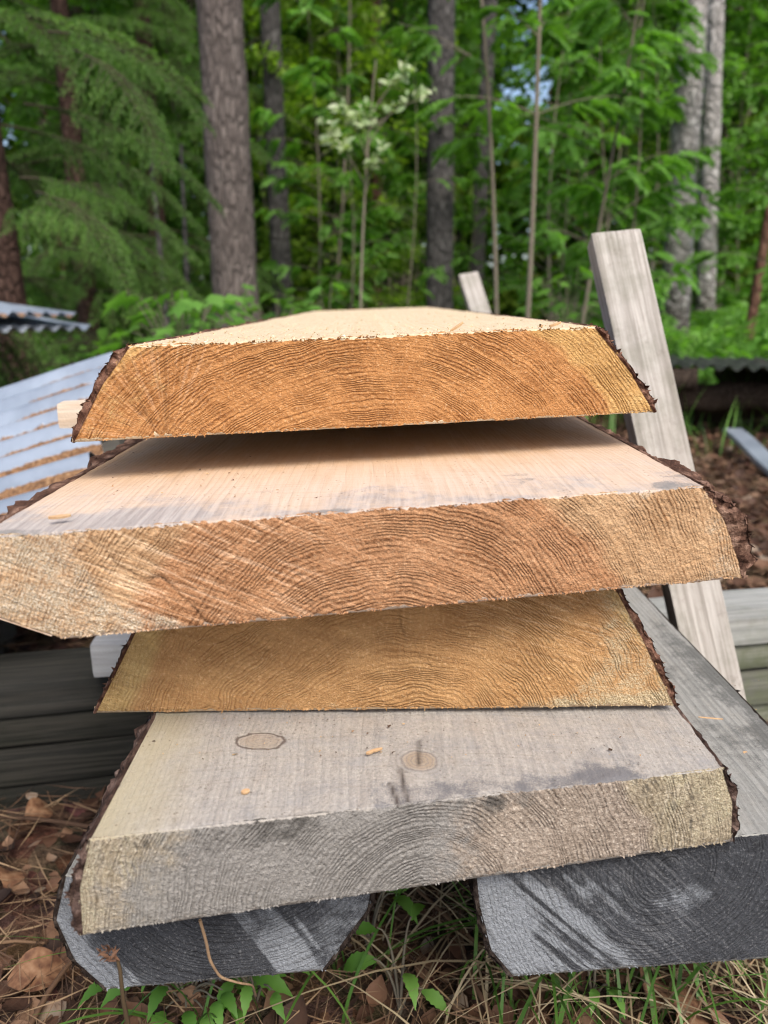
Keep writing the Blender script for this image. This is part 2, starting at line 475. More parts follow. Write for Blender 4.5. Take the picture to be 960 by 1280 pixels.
def plank(name, Lpx, Rpx, YL, YR, length, slope, mats, bark_m, label, seed, face_masks=None, top_masks=None, rough_face=.0011, rough_top=.0004,
          bark_th=(.006, .006), bark_amp=(.006, .006), taper=0.0, cracks=(), bark_rows=(True, True), bark_span=(1.0, 1.0), fibres=(240, 120), px_step=.0011, shift=0.0):
    """a live-edge plank: sawn near end facing the camera, long faces running away, bark strips on both edges as children"""
    PL = at(*Lpx[0], YL); PR = at(*Rpx[0], YR)
    d = PR-PL
    def hit(p):
        rd = ray(*p)
        n = np.array([d[1], -d[0], 0.0])
        return CAM+rd*(((PL-CAM) @ n)/(rd @ n))
    L = np.array([hit(p) for p in Lpx]); Rr = np.array([hit(p) for p in Rpx])
    org = np.array([(PL[0]+PR[0])/2, (PL[1]+PR[1])/2, 0.0])
    yslope = d[1]/d[0]
    def loc2(p):
        h = hit(p)-org
        return np.array([h[0], h[2]])
    L -= org; Rr -= org
    width = np.linalg.norm(d)
    thick = abs(L[0, 2]-L[-1, 2])
    nu, nv = int(width/px_step), max(8, int(thick/px_step))
    u = np.linspace(0, 1, nu); v = np.linspace(0, 1, nv)
    Lv = poly_at(L[:, [0, 2]], v); Rv = poly_at(Rr[:, [0, 2]], v)
    XZ = Lv[None]*(1-u)[:, None, None]+Rv[None]*u[:, None, None]
    X = XZ[..., 0].ravel(); Z = XZ[..., 1].ravel()
    UU, VV = np.meshgrid(u, v, indexing='ij'); UU = UU.ravel(); VV = VV.ravel()
    p3 = np.stack([X, np.zeros_like(X), Z], -1)
    edge = np.minimum(np.minimum(VV, 1-VV)*thick, np.minimum(UU, 1-UU)*width)
    # torn end: ridges + fibres
    dsp = rough_face*(fbm(p3, 520, 2, seed)-.5)*1.1+rough_face*.5*(fbm(p3, 60, 2, seed+5)-.5)
    near = np.exp(-edge/.004)
    jx = (vnoise(p3, 420, seed+9)-.5)*.0018*near
    jz = (vnoise(p3, 520, seed+11)-.5)*.0013*near+(vnoise(p3, 60, seed+12)-.5)*.0016*near
    ck = np.zeros_like(X)
    P2 = np.stack([X, Z], -1)
    wob = np.stack([vnoise(p3, 120, seed+20)-.5, vnoise(p3, 120, seed+21)-.5], -1)*.0028
    for (line, wd, dep) in cracks:
        dd = line_dist(P2+wob, np.array([loc2(q) for q in line]))
        c = np.exp(-(dd/wd)**2)*(.35+.9*vnoise(p3, 160, seed+29))
        ck = np.maximum(ck, np.clip(c, 0, 1)*(.8 if dep > .001 else .30))
        dsp -= c*dep
    Yv = X*yslope-dsp-np.exp(-edge/.0022)*(-.0008)
    face = np.stack([X+jx, Yv, Z+jz], -1)
    masks = face_masks(X, Z, UU, VV, loc2, seed) if face_masks else {}
    b = Buf()
    zero = dict(ga=0.0, gb=0.0, gd=0.0, gw=0.0)
    fm = {**zero, **masks}
    b.add(face, grid_faces(nu, nv), 0, ck=ck, **fm)
    # long faces
    dirv = np.array([shift, 1.0, slope])
    ys = spacing_y(170, length)
    w_mid = 1-taper*ys/length
    def along(E2):
        """extrude the outline row E2 (K,2) along the plank"""
        K = len(E2)
        cx = E2[:, 0].mean()
        x = cx+(E2[:, 0]-cx)[:, None]*w_mid[None]
        yy = (E2[:, 0]*yslope)[:, None]+ys[None]
        V = np.stack([x, yy, np.repeat(E2[:, 1][:, None], len(ys), 1)], -1)
        V += ys[None, :, None]*np.array([shift, 0, slope])
        return V
    nt = int(width/.0022)
    ut = np.linspace(0, 1, nt)
    for side, vv in ((0, 0), (1, -1)):
        a = Lv[vv]; c = Rv[vv]
        E2 = a[None]*(1-ut)[:, None]+c[None]*ut[:, None]
        V = along(E2)
        q = V.reshape(-1, 3)
        UT = np.repeat(ut, len(ys)); YT = np.tile(ys, nt)
        eb = np.minimum(UT, 1-UT)*width
        n = (fbm(q*np.array([1, .5, 1]), 300, 3, seed+31)-.5)*2*rough_top+(fbm(q*np.array([1, .3, 1]), 26, 2, seed+33)-.5)*rough_top*4
        n *= np.minimum(1, YT/.004+.15)
        q[:, 2] += n if side == 0 else -n
        first = YT < 1e-9
        q[:, 2] += np.where(first, -.0045 if side == 0 else .0045, 0)
        q[:, 1] += np.where(first, .0012, 0)
        tm = top_masks(q[:, 0], YT, UT, seed) if (top_masks and side == 0) else {}
        b.add(q, grid_faces(nt, len(ys), flip=(side == 1)), 1, **{**zero, **tm})
    for E, fl in ((Lv, False), (Rv, True)):
        V = along(E[::max(1, nv//12)] if len(E) > 14 else E)
        K = V.shape[0]
        b.add(V.reshape(-1, 3), grid_faces(K, len(ys), flip=not fl), 1)
    far = np.concatenate([along(Lv)[:, -1], along(Rv)[::-1, -1]])
    b.add(far, np.arange(len(far))[::-1], 0)
    # torn fibres hanging from the sawn edges
    r = np.random.default_rng(seed)
    for cnt, vv, sg in ((fibres[0], -1, -1), (fibres[1], 0, 1)):
        uf = r.random(cnt*2)
        uf = uf[vnoise(np.stack([uf*width, 0*uf, 0*uf], -1), 130, seed+60) > .42][:cnt]
        cnt = len(uf)
        pa = Lv[vv][None]*(1-uf)[:, None]+Rv[vv][None]*uf[:, None]
        ln = r.uniform(.0005, .0016, cnt)*(1+1.0*(r.random(cnt) > .95))
        wd = r.uniform(.0003, .0008, cnt)
        tilt = r.normal(0, .9, cnt)
        base = np.stack([pa[:, 0], pa[:, 0]*yslope+.0004, pa[:, 1]-sg*.0010], -1)
        tip = base+np.stack([np.sin(tilt)*ln, -r.uniform(.2, 1.3, cnt)*ln*.8, sg*np.cos(tilt)*ln*.8], -1)
        off = np.stack([wd, np.zeros(cnt), np.zeros(cnt)], -1)
        V = np.stack([base-off, base+off, tip+off*.5, tip-off*.5], 1).reshape(-1, 3)
        fmk = face_masks(pa[:, 0], pa[:, 1], uf, np.full(cnt, 1.0 if vv == -1 else 0.0), loc2, seed) if face_masks else {}
        b.add(V, np.arange(cnt*4).reshape(-1, 4), 0, **{k: np.repeat(np.clip(np.broadcast_to(fmk.get(k, 0.0), (cnt,))+(.45 if (k == 'gb' and vv == 0) else 0), 0, 1), 4) for k in zero})
    o = link(name, b.mesh(name, mats), loc=org)
    tag(o, label, 'plank', 'rough sawn planks with bark edges in the stack')
    # bark strips
    for k, (E, sg) in enumerate(((Lv, -1), (Rv, 1))):
        if not bark_rows[k]:
            continue
        ns = 26
        E2 = E[np.linspace(0, (nv-1)*bark_span[k], ns).astype(int)]
        T = np.gradient(E2, axis=0)
        N = np.stack([T[:, 1], -T[:, 0]], -1)
        N /= np.linalg.norm(N, axis=1, keepdims=True)
        if (N[:, 0]*sg).mean() < 0: N = -N
        yb = spacing_y(260, length, )
        sv = np.linspace(0, 1, ns)
        Q = np.stack([np.repeat(E2[:, 0][:, None], len(yb), 1), np.repeat((E2[:, 0]*yslope)[:, None], len(yb), 1)+yb[None],
                      np.repeat(E2[:, 1][:, None], len(yb), 1)], -1)
        cx = XZ[..., 0].mean()
        Q[..., 0] = cx+(Q[..., 0]-cx)*(1-taper*yb/length)[None]
        Q += yb[None, :, None]*np.array([shift, 0, slope])
        q = Q.reshape(-1, 3)
        ct = fbm(q*np.array([1, .45, 1]), 70, 3, seed+41+k)
        fl = fbm(q*np.array([1, .5, 1]), 260, 2, seed+47+k)
        ct2 = fbm(q*np.array([1, .5, 1]), 150, 2, seed+44+k)
        plate = np.floor(ct*7)/7*.6+np.floor(ct2*6)/6*.4
        S = np.repeat(sv, len(yb))
        prof = np.clip(np.minimum(S, 1-S)*9, 0.12, 1)
        th = (bark_th[k]+bark_amp[k]*((plate*.7+ct*.3)-.5)*2.4+bark_amp[k]*.8*(fl-.5))*prof
        th *= .45+1.1*fbm(np.stack([0*q[:, 1], q[:, 1], q[:, 2]*.5], -1), 16, 3, seed+53+k)
        th = np.maximum(th, .0012)
        nn = np.repeat(N, len(yb), 0)
        outv = q.copy()
        outv[:, 0] += nn[:, 0]*th; outv[:, 2] += nn[:, 1]*th
        front = np.tile(np.arange(len(yb)) == 0, ns)
        outv[:, 1] += np.where(front, (vnoise(q, 260, seed+3)-.35)*.006, 0)
        inn = q.copy(); inn[:, 0] -= nn[:, 0]*.0012; inn[:, 2] -= nn[:, 1]*.0012
        bb = Buf()
        ny = len(yb)
        bb.add(outv, grid_faces(ns, ny, flip=(sg < 0)))
        i0 = outv.reshape(ns, ny, 3)[:, 0]; i1 = inn.reshape(ns, ny, 3)[:, 0]
        mid = (i0+i1)/2+np.stack([np.zeros(ns), (vnoise(i0, 300, seed+5)-.5)*.006-.001, np.zeros(ns)], -1)
        cap = np.stack([i0, mid, i1], 1).reshape(-1, 3)
        bb.add(cap, grid_faces(ns, 3, flip=(sg > 0)))
        for e in (0, -1):
            lip = np.stack([outv.reshape(ns, ny, 3)[e], inn.reshape(ns, ny, 3)[e]], 1).reshape(-1, 3)
            bb.add(lip, grid_faces(ny, 2, flip=(e == 0)))
        # loose flakes
        nf = 90
        fi = r.integers(0, ns, nf)*ny+(r.random(nf)**2.2*ny*.75).astype(int)
        c0 = outv[fi]
        a = r.normal(size=(nf, 3)); a[:, 1] *= 1.6
        a /= np.linalg.norm(a, axis=1, keepdims=True)
        nrm = np.stack([nn[fi, 0], np.zeros(nf), nn[fi, 1]], -1)
        c2 = np.cross(a, nrm); c2 /= np.linalg.norm(c2, axis=1, keepdims=True)+1e-9
        sz = r.uniform(.0012, .0032, nf)[:, None]
        V = np.stack([c0-a*sz, c0+c2*sz*.5+nrm*sz*.12, c0+a*sz*1.2+nrm*sz*.22, c0-c2*sz*.5], 1).reshape(-1, 3)
        bb.add(V, np.arange(nf*4).reshape(-1, 4))
        link('bark_edge', bb.mesh('bark_edge', bark_m, smooth=False), parent=o)
    return o, loc2, org

BARK_PINE = bark_mat('pine_bark_edge', (.045, .024, .017), (.17, .085, .058), (.36, .22, .15))
BARK_LIGHT = bark_mat('reddish_bark_edge', (.05, .028, .02), (.17, .095, .068), (.34, .22, .16))
BARK_DARK = bark_mat('dark_bark_edge', (.026, .017, .014), (.10, .065, .054), (.24, .17, .14))

# pith positions in plank coordinates are worked out from photo positions
def local_of(px, Lp, Rp, YL, YR):
    PL = at(*Lp, YL); PR = at(*Rp, YR); d = PR-PL
    n = np.array([d[1], -d[0], 0.0]); rd = ray(*px)
    h = CAM+rd*(((PL-CAM) @ n)/(rd @ n))-np.array([(PL[0]+PR[0])/2, (PL[1]+PR[1])/2, 0])
    return (h[0], h[2])

# --- top plank: fresh, orange
L1 = [(160, 433), (126, 480), (90, 553)]; R1 = [(745, 408), (788, 462), (819, 515)]
pi1 = local_of((455, 625), L1[0], R1[0], .533, .60)
m1a = end_grain('fresh_end_grain', pi1, .0030, (.55, .275, .108), (.66, .41, .165), .215, late=.95, saw=(-.75, .25), speck=.5, pale=(.80, .55, .25), zs=1.4, fan=local_of((210, 549), L1[0], R1[0], .533, .60))
m1b = sawn_face('fresh_sawn_top', (pi1[0], .1), (.74, .60, .42), (.62, .46, .28), (.6, .55, .45), streak_amt=.40, cross=.25, rough_amt=1.0)
def fm1(X, Z, U, V, loc2, seed):
    p = np.stack([X, np.zeros_like(X), Z], -1)
    left = sstep(.20, .10, U+(vnoise(p, 30, 3)-.5)*.04)
    right = sstep(.86, .97, U+(vnoise(p, 30, 4)-.5)*.08+V*.03)
    return dict(gb=np.clip(left*.42+right*.42, 0, 1)+.12*sstep(.6, .95, vnoise(p, 18, 8)), gw=.42*sstep(.24, .15, U+.02*V))
def star(p0, ends):
    return [([p0, e], .0010, .0009) for e in ends]
P1, loc1, org1 = plank('plank', L1, R1, .533, .60, 1.82, .012, [m1a, m1b], BARK_PINE,
    'orange freshly sawn topmost plank with chunky bark on its left edge', 11, fm1, None, .0012, .0007, (.006, .0035), (.008, .004), 0.0,
    cracks=star((208, 546), [(206, 438)])+star((195, 543), [(128, 462), (146, 450)]), fibres=(420, 320))

# --- second plank: wide, pinkish
L2 = [(-30, 672), (-52, 712), (-12, 770), (75, 799)]; R2 = [(880, 608), (908, 650), (925, 700), (929, 722)]
pi2 = local_of((480, 880), L2[0], R2[0], .400, .478)
m2a = end_grain('wide_plank_end_grain', pi2, .0024, (.54, .30, .165), (.60, .40, .24), .165, late=.95, saw=(-.47, .2), speck=.5, pale=(.78, .68, .54), ray_amt=.6)
m2b = sawn_face('wide_plank_sawn_top', (pi2[0], .12), (.70, .55, .44), (.55, .40, .28), (.50, .46, .44), grey2=(.22, .21, .2), streak_amt=.36, cross=.35, warm=(.62, .38, .19))
def fm2(X, Z, U, V, loc2, seed):
    p = np.stack([X, np.zeros_like(X), Z], -1)
    le = sstep(.165, .12, U-V*.03+(vnoise(p, 40, 3)-.5)*.02)
    ri = sstep(.80, .97, U+(vnoise(p, 25, 4)-.5)*.22)
    spots = sstep(.66, .86, fbm(p, 46, 3, 77))*sstep(.35, .7, U)
    return dict(gb=np.clip(le*.62+ri*.5+spots*.45, 0, 1), ga=.15*le, gw=sstep(.62, .30, U+.12*V))
def tm2(X, Y, U, seed):
    p = np.stack([X, Y, np.zeros_like(X)], -1)
    edge = sstep(.105, .0, Y+(fbm(p, 22, 3, 5)-.5)*.11)
    lft = sstep(.30, .12, U+(fbm(p, 20, 3, 6)-.5)*.2)*sstep(.3, .05, Y)
    rgt = sstep(.80, .98, U+(fbm(p, 18, 3, 7)-.5)*.25)
    spots = sstep(.56, .74, fbm(p, 30, 4, 9))*sstep(.14, .03, Y)
    lines = np.exp(-(((U-(.155+.10*Y)))/.003)**2)*sstep(.0, .02, Y)*.5
    return dict(ga=np.clip(edge*.6+lft*.35+rgt*.1, 0, 1), gd=spots*.72, gw=sstep(.05, .2, Y)*.75*(1-.5*rgt), ck=lines*.35)
P2, loc2_, org2 = plank('plank', L2, R2, .400, .478, 1.95, .004, [m2a, m2b], BARK_LIGHT,
    'widest plank, second from the top, with pinkish end grain and a long diagonal crack', 23, fm2, tm2, .0012, .00045, (.009, .009), (.006, .008), 0.0, bark_span=(.55, 1.0),
    cracks=[([(112, 676), (148, 704), (172, 720)], .0005, .0012), ([(176, 722), (196, 719), (222, 742), (262, 782)], .0006, .0016)], fibres=(420, 160))

# --- third plank
L3 = [(190, 742), (158, 810), (118, 891)]; R3 = [(764, 722), (806, 800), (845, 882)]
pi3 = local_of((500, 985), L3[0], R3[0], .50, .50)
m3a = end_grain('third_plank_end_grain', pi3, .0026, (.56, .335, .155), (.62, .44, .20), .205, late=.5, saw=(-.3, .3), speck=.5, pale=(.70, .59, .40), spread=.05)
m3b = sawn_face('third_plank_sawn_top', (pi3[0], .12), (.6, .45, .3), (.45, .3, .18), (.45, .42, .4))
def fm3(X, Z, U, V, loc2, seed):
    p = np.stack([X, np.zeros_like(X), Z], -1)
    low = sstep(.84, .99, V+(vnoise(p, 40, 3)-.5)*.22)*.35
    ri = sstep(.75, .95, U+V*.12+(fbm(p, 22, 3, 4)-.5)*.2-.06)
    return dict(gb=np.clip(low+ri*.58, 0, 1), gd=.12*sstep(.12, .0, U), gw=.55*sstep(.55, .8, U)*sstep(.9, .3, V))
P3, loc3, org3 = plank('plank', L3, R3, .50, .50, 1.9, .0, [m3a, m3b], BARK_PINE,
    'yellowish brown third plank from the top, tucked beneath the overhanging widest plank', 37, fm3, None, .0010, .0004, (.0015, .003), (.002, .003),
    cracks=[([(500, 764), (506, 802)], .0008, .0008)], fibres=(300, 60))

# --- fourth plank: grey, weathered
L4 = [(110, 1050), (97, 1110), (101, 1169)]; R4 = [(905, 961), (918, 1004), (916, 1052)]
YL4, YR4 = .365, .43
pi4 = local_of((527, 1135), L4[0], R4[0], YL4, YR4)
PLa = at(*L4[0], YL4); PRa = at(*R4[0], YR4)
org4 = np.array([(PLa[0]+PRa[0])/2, (PLa[1]+PRa[1])/2, 0])
def top4(px):
    d = ray(*px); zt = (PLa[2]+PRa[2])/2
    h = CAM+d*((zt-CAM[2])/d[2])-org4
    return h[0], h[1]
k1 = top4((325, 928)); k2 = top4((524, 951)); k3 = top4((137, 983))
m4a = end_grain('grey_plank_end_grain', pi4, .0026, (.40, .335, .28), (.43, .37, .27), .15, late=.60, neutral=.55, saw=(1.45, .15), speck=.95, grey=(.36, .348, .33), pale=(.62, .56, .40), ray_amt=.25)
m4b = sawn_face('grey_plank_sawn_top', (pi4[0], .08), (.45, .415, .375), (.30, .275, .25), (.37, .36, .355), grey2=(.14, .137, .148), streak_amt=.34, cross=.40, rough_amt=1.3, speckle=.9, warm=(.46, .40, .27), knot_bend=.004,
                knots=[(k1[0], k1[1], .0165, .62, 1), (k2[0], k2[1], .012, 1.0, 0), (k3[0], k3[1], .006, 1.0, 2)])
def fm4(X, Z, U, V, loc2, seed):
    p = np.stack([X, np.zeros_like(X), Z], -1)
    le = sstep(.22, .02, U+(fbm(p, 24, 3, 3)-.5)*.14)
    ri = sstep(.80, .93, U+(fbm(p, 24, 3, 4)-.5)*.12)
    tp = sstep(.42, .02, V+(fbm(p, 34, 3, 5)-.5)*.5)
    band = sstep(.0, .04, U)*sstep(.21, .12, U+(fbm(p, 30, 2, 7)-.5)*.06)
    stripes = sstep(.40, .62, fbm(np.stack([X*520+Z*90, Z*60, 0*X], -1), 1.0, 3, 6))
    spots = sstep(.5, .68, fbm(p, 150, 3, 61))
    bandr = sstep(.80, .86, U)*sstep(.99, .93, U)
    gcen = .62*sstep(.74, .40, U)+.26
    pink = sstep(.45, .7, U)*sstep(.85, .7, U)*sstep(.1, .4, V)
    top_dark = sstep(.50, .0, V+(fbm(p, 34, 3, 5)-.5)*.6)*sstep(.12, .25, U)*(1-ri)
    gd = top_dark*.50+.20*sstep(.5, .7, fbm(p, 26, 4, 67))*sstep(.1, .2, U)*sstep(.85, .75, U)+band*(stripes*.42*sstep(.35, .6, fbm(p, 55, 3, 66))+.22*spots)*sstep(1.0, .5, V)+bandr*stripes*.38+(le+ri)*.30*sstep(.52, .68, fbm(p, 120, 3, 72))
    return dict(gb=np.clip(le*.62+ri*.62-.3*band*stripes-.25*sstep(.5, .68, fbm(p, 60, 3, 71)), 0, 1), gd=np.clip(gd, 0, 1), ga=np.clip(gcen-.2*pink-.4*ri-.4*le, 0, 1), gw=.12+.45*bandr+.35*band)
def tm4(X, Y, U, seed):
    p = np.stack([X, Y, np.zeros_like(X)], -1)
    dk = sstep(.52, .7, fbm(p, 13, 4, 9))*sstep(.4, .75, U)
    dk2 = sstep(.05, .0, Y+(fbm(p, 30, 3, 15)-.5)*.05)*sstep(.30, .45, U)*sstep(.97, .8, U)
    wl = sstep(.16, .0, U+(fbm(p, 14, 3, 10)-.5)*.14)
    ckl = np.zeros_like(X)
    pt = np.stack([X, Y], -1)
    for a, c in (((500, 958), (512, 1012)), ((487, 975), (503, 1015)), ((523, 925), (524, 955))):
        dd = line_dist(pt, np.array([top4(a), top4(c)]))
        ckl = np.maximum(ckl, np.exp(-(dd/.0014)**2)*.9)
    back = sstep(.14, .24, Y)*sstep(.2, .3, U)*sstep(.85, .6, U)*.5
    return dict(ga=np.clip(.45+.25*dk-.35*wl-.3*back, 0, 1), gd=np.clip(dk*.46+dk2*.62, 0, 1), gw=np.clip(wl*.9+back, 0, 1), ck=ckl)
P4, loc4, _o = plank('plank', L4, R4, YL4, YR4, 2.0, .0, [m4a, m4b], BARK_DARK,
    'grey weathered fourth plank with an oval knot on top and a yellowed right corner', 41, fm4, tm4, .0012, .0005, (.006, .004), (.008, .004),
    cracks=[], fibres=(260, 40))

# --- two old planks at the bottom
grey_top = sawn_face('old_grey_top', (.05, .08), (.35, .345, .325), (.21, .21, .20), (.30, .305, .30), grey2=(.10, .10, .095), streak_amt=.7, cross=.1, speckle=.6)
def old_end(name, pith, saw, light):
    return end_grain(name, pith, .0034, (.064, .068, .078), (.10, .107, .12), .12, late=.55, neutral=1.0, saw=saw, speck=.35, grey=(.36, .385, .42), pale=(.42, .44, .46), ray_amt=.2, dark=(.022, .022, .025))
LR = [(592, 1078), (597, 1130), (612, 1188), (640, 1221)]; RR = [(1078, 1030), (1092, 1105), (1066, 1190)]
piR = local_of((835, 1085), LR[0], RR[0], .420, .445)
def fmR(X, Z, U, V, loc2, seed):
    p = np.stack([X, np.zeros_like(X), Z], -1)
    q = np.array(loc2((600, 1130)))
    a = -.80
    s = (X-q[0])*cos(a)+(Z-q[1])*sin(a); t = (Z-q[1])*cos(a)-(X-q[0])*sin(a)
    st = fbm(np.stack([t*330, s*9, np.zeros_like(s)], -1), 1.0, 3, 5)
    st2 = fbm(np.stack([t*110, s*7, np.zeros_like(s)], -1), 1.0, 2, 8)
    lf = sstep(.62, .05, U)*sstep(.0, .35, V)
    c2 = np.array(loc2((862, 1120)))
    blot = np.exp(-(((X-c2[0])/.022)**2+((Z-c2[1])/.016)**2))
    rg = sstep(.6, .8, U)*sstep(.1, .5, V)*.22
    return dict(ga=np.clip(lf*(sstep(.40, .64, st)*.42+sstep(.40, .66, st2)*.34+.24)+.5*sstep(.14, .0, U)+blot*.42+rg+.10, 0, 1), gw=.35*sstep(.75, .4, U), gd=np.clip(.5*sstep(.42, .0, V)*sstep(.1, .3, U)+.1, 0, 1))
def tmR(X, Y, U, seed):
    p = np.stack([X, Y, np.zeros_like(X)], -1)
    return dict(ga=.35+.0*X, gd=.55*sstep(.48, .7, fbm(p*np.array([1, .35, 1]), 26, 4, 3))+.3*sstep(.9, 1.0, U))
BARK_OLD = bark_mat('old_dark_bark', (.014, .011, .010), (.045, .034, .028), (.10, .08, .07))
PRb, _, _ = plank('plank', LR, RR, .420, .445, 1.75, .0, [old_end('old_right_end', piR, (-.80, .55), 0), grey_top], BARK_OLD,
    'blackened old bottom plank on the right with pale slanting saw scratches', 53, fmR, tmR, .0007, .0003, (.004, .002), (.004, .002), fibres=(120, 20), px_step=.0009)
LLb = [(80, 1095), (68, 1150), (92, 1202), (132, 1237)]; RL = [(472, 1085), (461, 1138), (405, 1213)]
piL = local_of((300, 1060), LLb[0], RL[0], .420, .433)
def fmL(X, Z, U, V, loc2, seed):
    p = np.stack([X, np.zeros_like(X), Z], -1)
    a = -1.05
    s = X*cos(a)+Z*sin(a); t = Z*cos(a)-X*sin(a)
    st = fbm(np.stack([t*70, s*6, np.zeros_like(s)], -1), 1.0, 3, 15)
    lf = sstep(.28, .0, U)
    rg = sstep(.62, .9, U)
    return dict(ga=np.clip(lf*.55+rg*.42+sstep(.55, .72, st)*.45+.08, 0, 1), gd=np.clip(.55*np.exp(-((U-.5)/.16)**2)+.1*sstep(.5, .0, V), 0, 1))
PLb, _, _ = plank('plank', LLb, RL, .420, .433, 1.8, .0, [old_end('old_left_end', piL, (-1.05, .3), 0), grey_top], BARK_OLD,
    'short dark bottom plank on the left with a bluish grey rounded end', 59, fmL, tmR, .0006, .0003, (.002, .002), (.002, .002), fibres=(100, 20), px_step=.0013)

# ------------------------------------------------------------------ sawn battens, boards, stakes
def beam_mesh(name, size, mat, seed=0, bevel=.003, rough=.0012, n=(24, 8, 8), chew=0.0):
    """sawn timber: box with eased edges and uneven surface, grown from a fine grid; origin at its middle"""
    sx, sy, sz = size
    b = Buf()
    for ax in range(3):
        for sg in (-1, 1):
            o = [k for k in range(3) if k != ax]
            a = np.linspace(-1, 1, n[o[0]]+1); c = np.linspace(-1, 1, n[o[1]]+1)
            A, C = np.meshgrid(a, c, indexing='ij')
            V = np.zeros((A.size, 3)); V[:, ax] = sg; V[:, o[0]] = A.ravel(); V[:, o[1]] = C.ravel()
            fl = (sg > 0) == (ax == 1)
            b.add(V, grid_faces(n[o[0]]+1, n[o[1]]+1, flip=fl))
    h = np.array([sx, sy, sz])/2
    for i, V in enumerate(b.v):
        P = V*h
        inn = np.clip(P, -(h-bevel), h-bevel)
        d = P-inn
        l = np.linalg.norm(d, axis=1, keepdims=True)
        P = np.where(l > 1e-9, inn+d/np.maximum(l, 1e-9)*bevel*np.minimum(1, l/bevel), P)
        k = np.ones(3)
        k[int(np.argmax(h))] = .15
        nz = np.stack([fbm(P*k, 45, 2, seed+q)-.5 for q in range(3)], -1)*2*rough
        nz += np.stack([vnoise(P*k, 9, seed+q+9)-.5 for q in range(3)], -1)*chew
        b.v[i] = P+nz
    return b.mesh(name, mat)

def place_between(o, p0, p1, side):
    """turn o so that its local z runs p0 -> p1 and local y roughly faces away from 'side'"""
    import mathutils
    z = mathutils.Vector(p1-p0).normalized()
    y = mathutils.Vector(side)
    x = y.cross(z).normalized()
    y = z.cross(x).normalized()
    M = mathutils.Matrix((x, y, z)).transposed().to_4x4()
    M.translation = mathutils.Vector((p0+p1)/2)
    o.matrix_world = M

stake_m = weathered('pale_stake_wood', (.46, .43, .40), (.27, .245, .22), green=.30, axis=2, dirt=.35)
def stake(p_top, p_bot, w, dpt, side, label):
    ln = np.linalg.norm(p_top-p_bot)
    me = beam_mesh('wooden_stake', (w, dpt, ln), stake_m, seed=5, bevel=.0022, rough=.0009, n=(14, 14, 90), chew=.003)
    nv_ = len(me.vertices); co_ = np.zeros(nv_*3); me.vertices.foreach_get('co', co_); co_ = co_.reshape(-1, 3)
    co_[:, 2] += np.where(co_[:, 2] > 0, -co_[:, 0]*.16, 0)
    me.vertices.foreach_set('co', co_.ravel())
    o = link('wooden_stake', me)
    place_between(o, p_bot, p_top, side)
    return tag(o, label, 'stake', 'stakes holding the plank stack')
t0 = at(766, 298, 1.07); b0 = at(894, 880, .88)
b0 = b0+(b0-t0)*.32
stake(t0, b0, .062, .052, (.12, 1, -.1), 'tall pale square stake leaning on the right side of the stack')
t1 = at(585, 345, 2.35); b1 = at(604, 405, 2.30)
b1 = t1+(b1-t1)/np.linalg.norm(b1-t1)*.72
stake(t1, b1, .056, .05, (0, 1, 0), 'distant short stake showing behind the far end of the topmost plank')

batten_m = weathered('batten_wood', (.62, .52, .42), (.5, .38, .28), axis=0, dirt=.1)
batten_g = weathered('grey_batten_wood', (.30, .31, .32), (.22, .22, .23), axis=0, dirt=.3)
def batten(cx, cy, cz, sx, sy, sz, mat, label, rz=0.0, ry=0.0):
    o = link('spacer_batten', beam_mesh('spacer_batten', (sx, sy, sz), mat, seed=int(cy*100), bevel=.002, n=(30, 6, 6)), loc=(cx, cy, cz), rot=(0, ry, rz))
    return tag(o, label, 'batten', 'spacer battens between the planks')
batten(-.035, .86, .5265, .60, .036, .027, batten_m, 'light batten end poking out left beneath the topmost plank', .09, -.016)
batten(-.285, .90, .214, .125, .05, .044, batten_g, 'stubby pale grey batten left of the yellowish third plank', .10)

tim_m = [weathered('grey_timber', (.33, .335, .32), (.21, .215, .21), green=.25, axis=0, dirt=.3, painted_shade=True),
         weathered('mossy_timber', (.20, .205, .17), (.12, .125, .105), green=.7, axis=0, dirt=.4, painted_shade=True),
         weathered('dark_timber', (.15, .15, .13), (.09, .09, .08), green=.6, axis=0, dirt=.5, painted_shade=True)]
ly = [(.166, .046, .11, 0, 0.0, 'uppermost grey timber board lying crosswise beneath the plank stack'),
      (.119, .044, .12, 1, .012, 'mossy crosswise timber board second from top under the stack'),
      (.072, .044, .12, 2, -.006, 'dark crosswise timber board third from top under the stack'),
      (.024, .045, .13, 1, .010, 'lowest mossy crosswise timber board resting on the leaf litter')]
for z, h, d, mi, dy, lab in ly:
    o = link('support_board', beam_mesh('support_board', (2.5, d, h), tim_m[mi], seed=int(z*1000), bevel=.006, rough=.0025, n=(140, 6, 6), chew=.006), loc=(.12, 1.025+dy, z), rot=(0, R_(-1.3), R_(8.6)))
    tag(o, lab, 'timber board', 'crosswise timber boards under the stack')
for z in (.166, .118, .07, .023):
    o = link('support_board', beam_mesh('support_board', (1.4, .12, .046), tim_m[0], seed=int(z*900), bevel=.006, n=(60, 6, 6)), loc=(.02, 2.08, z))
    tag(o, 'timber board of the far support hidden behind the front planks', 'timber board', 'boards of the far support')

# ------------------------------------------------------------------ ground
def ground_z(x, y):
    P = np.stack([np.asarray(x, float), np.asarray(y, float), np.zeros_like(np.asarray(x, float))], -1).reshape(-1, 3)
    z = (fbm(P, .9, 3, 3)-.5)*.10+(fbm(P, .22, 2, 4)-.5)*.25
    d = np.hypot(P[:, 0], P[:, 1]-.9)
    z *= sstep(.9, 3.0, d)
    z += (fbm(P, 7, 2, 8)-.5)*.018
    z += np.maximum(0, P[:, 1]-9)*.045
    return z.reshape(np.shape(x))

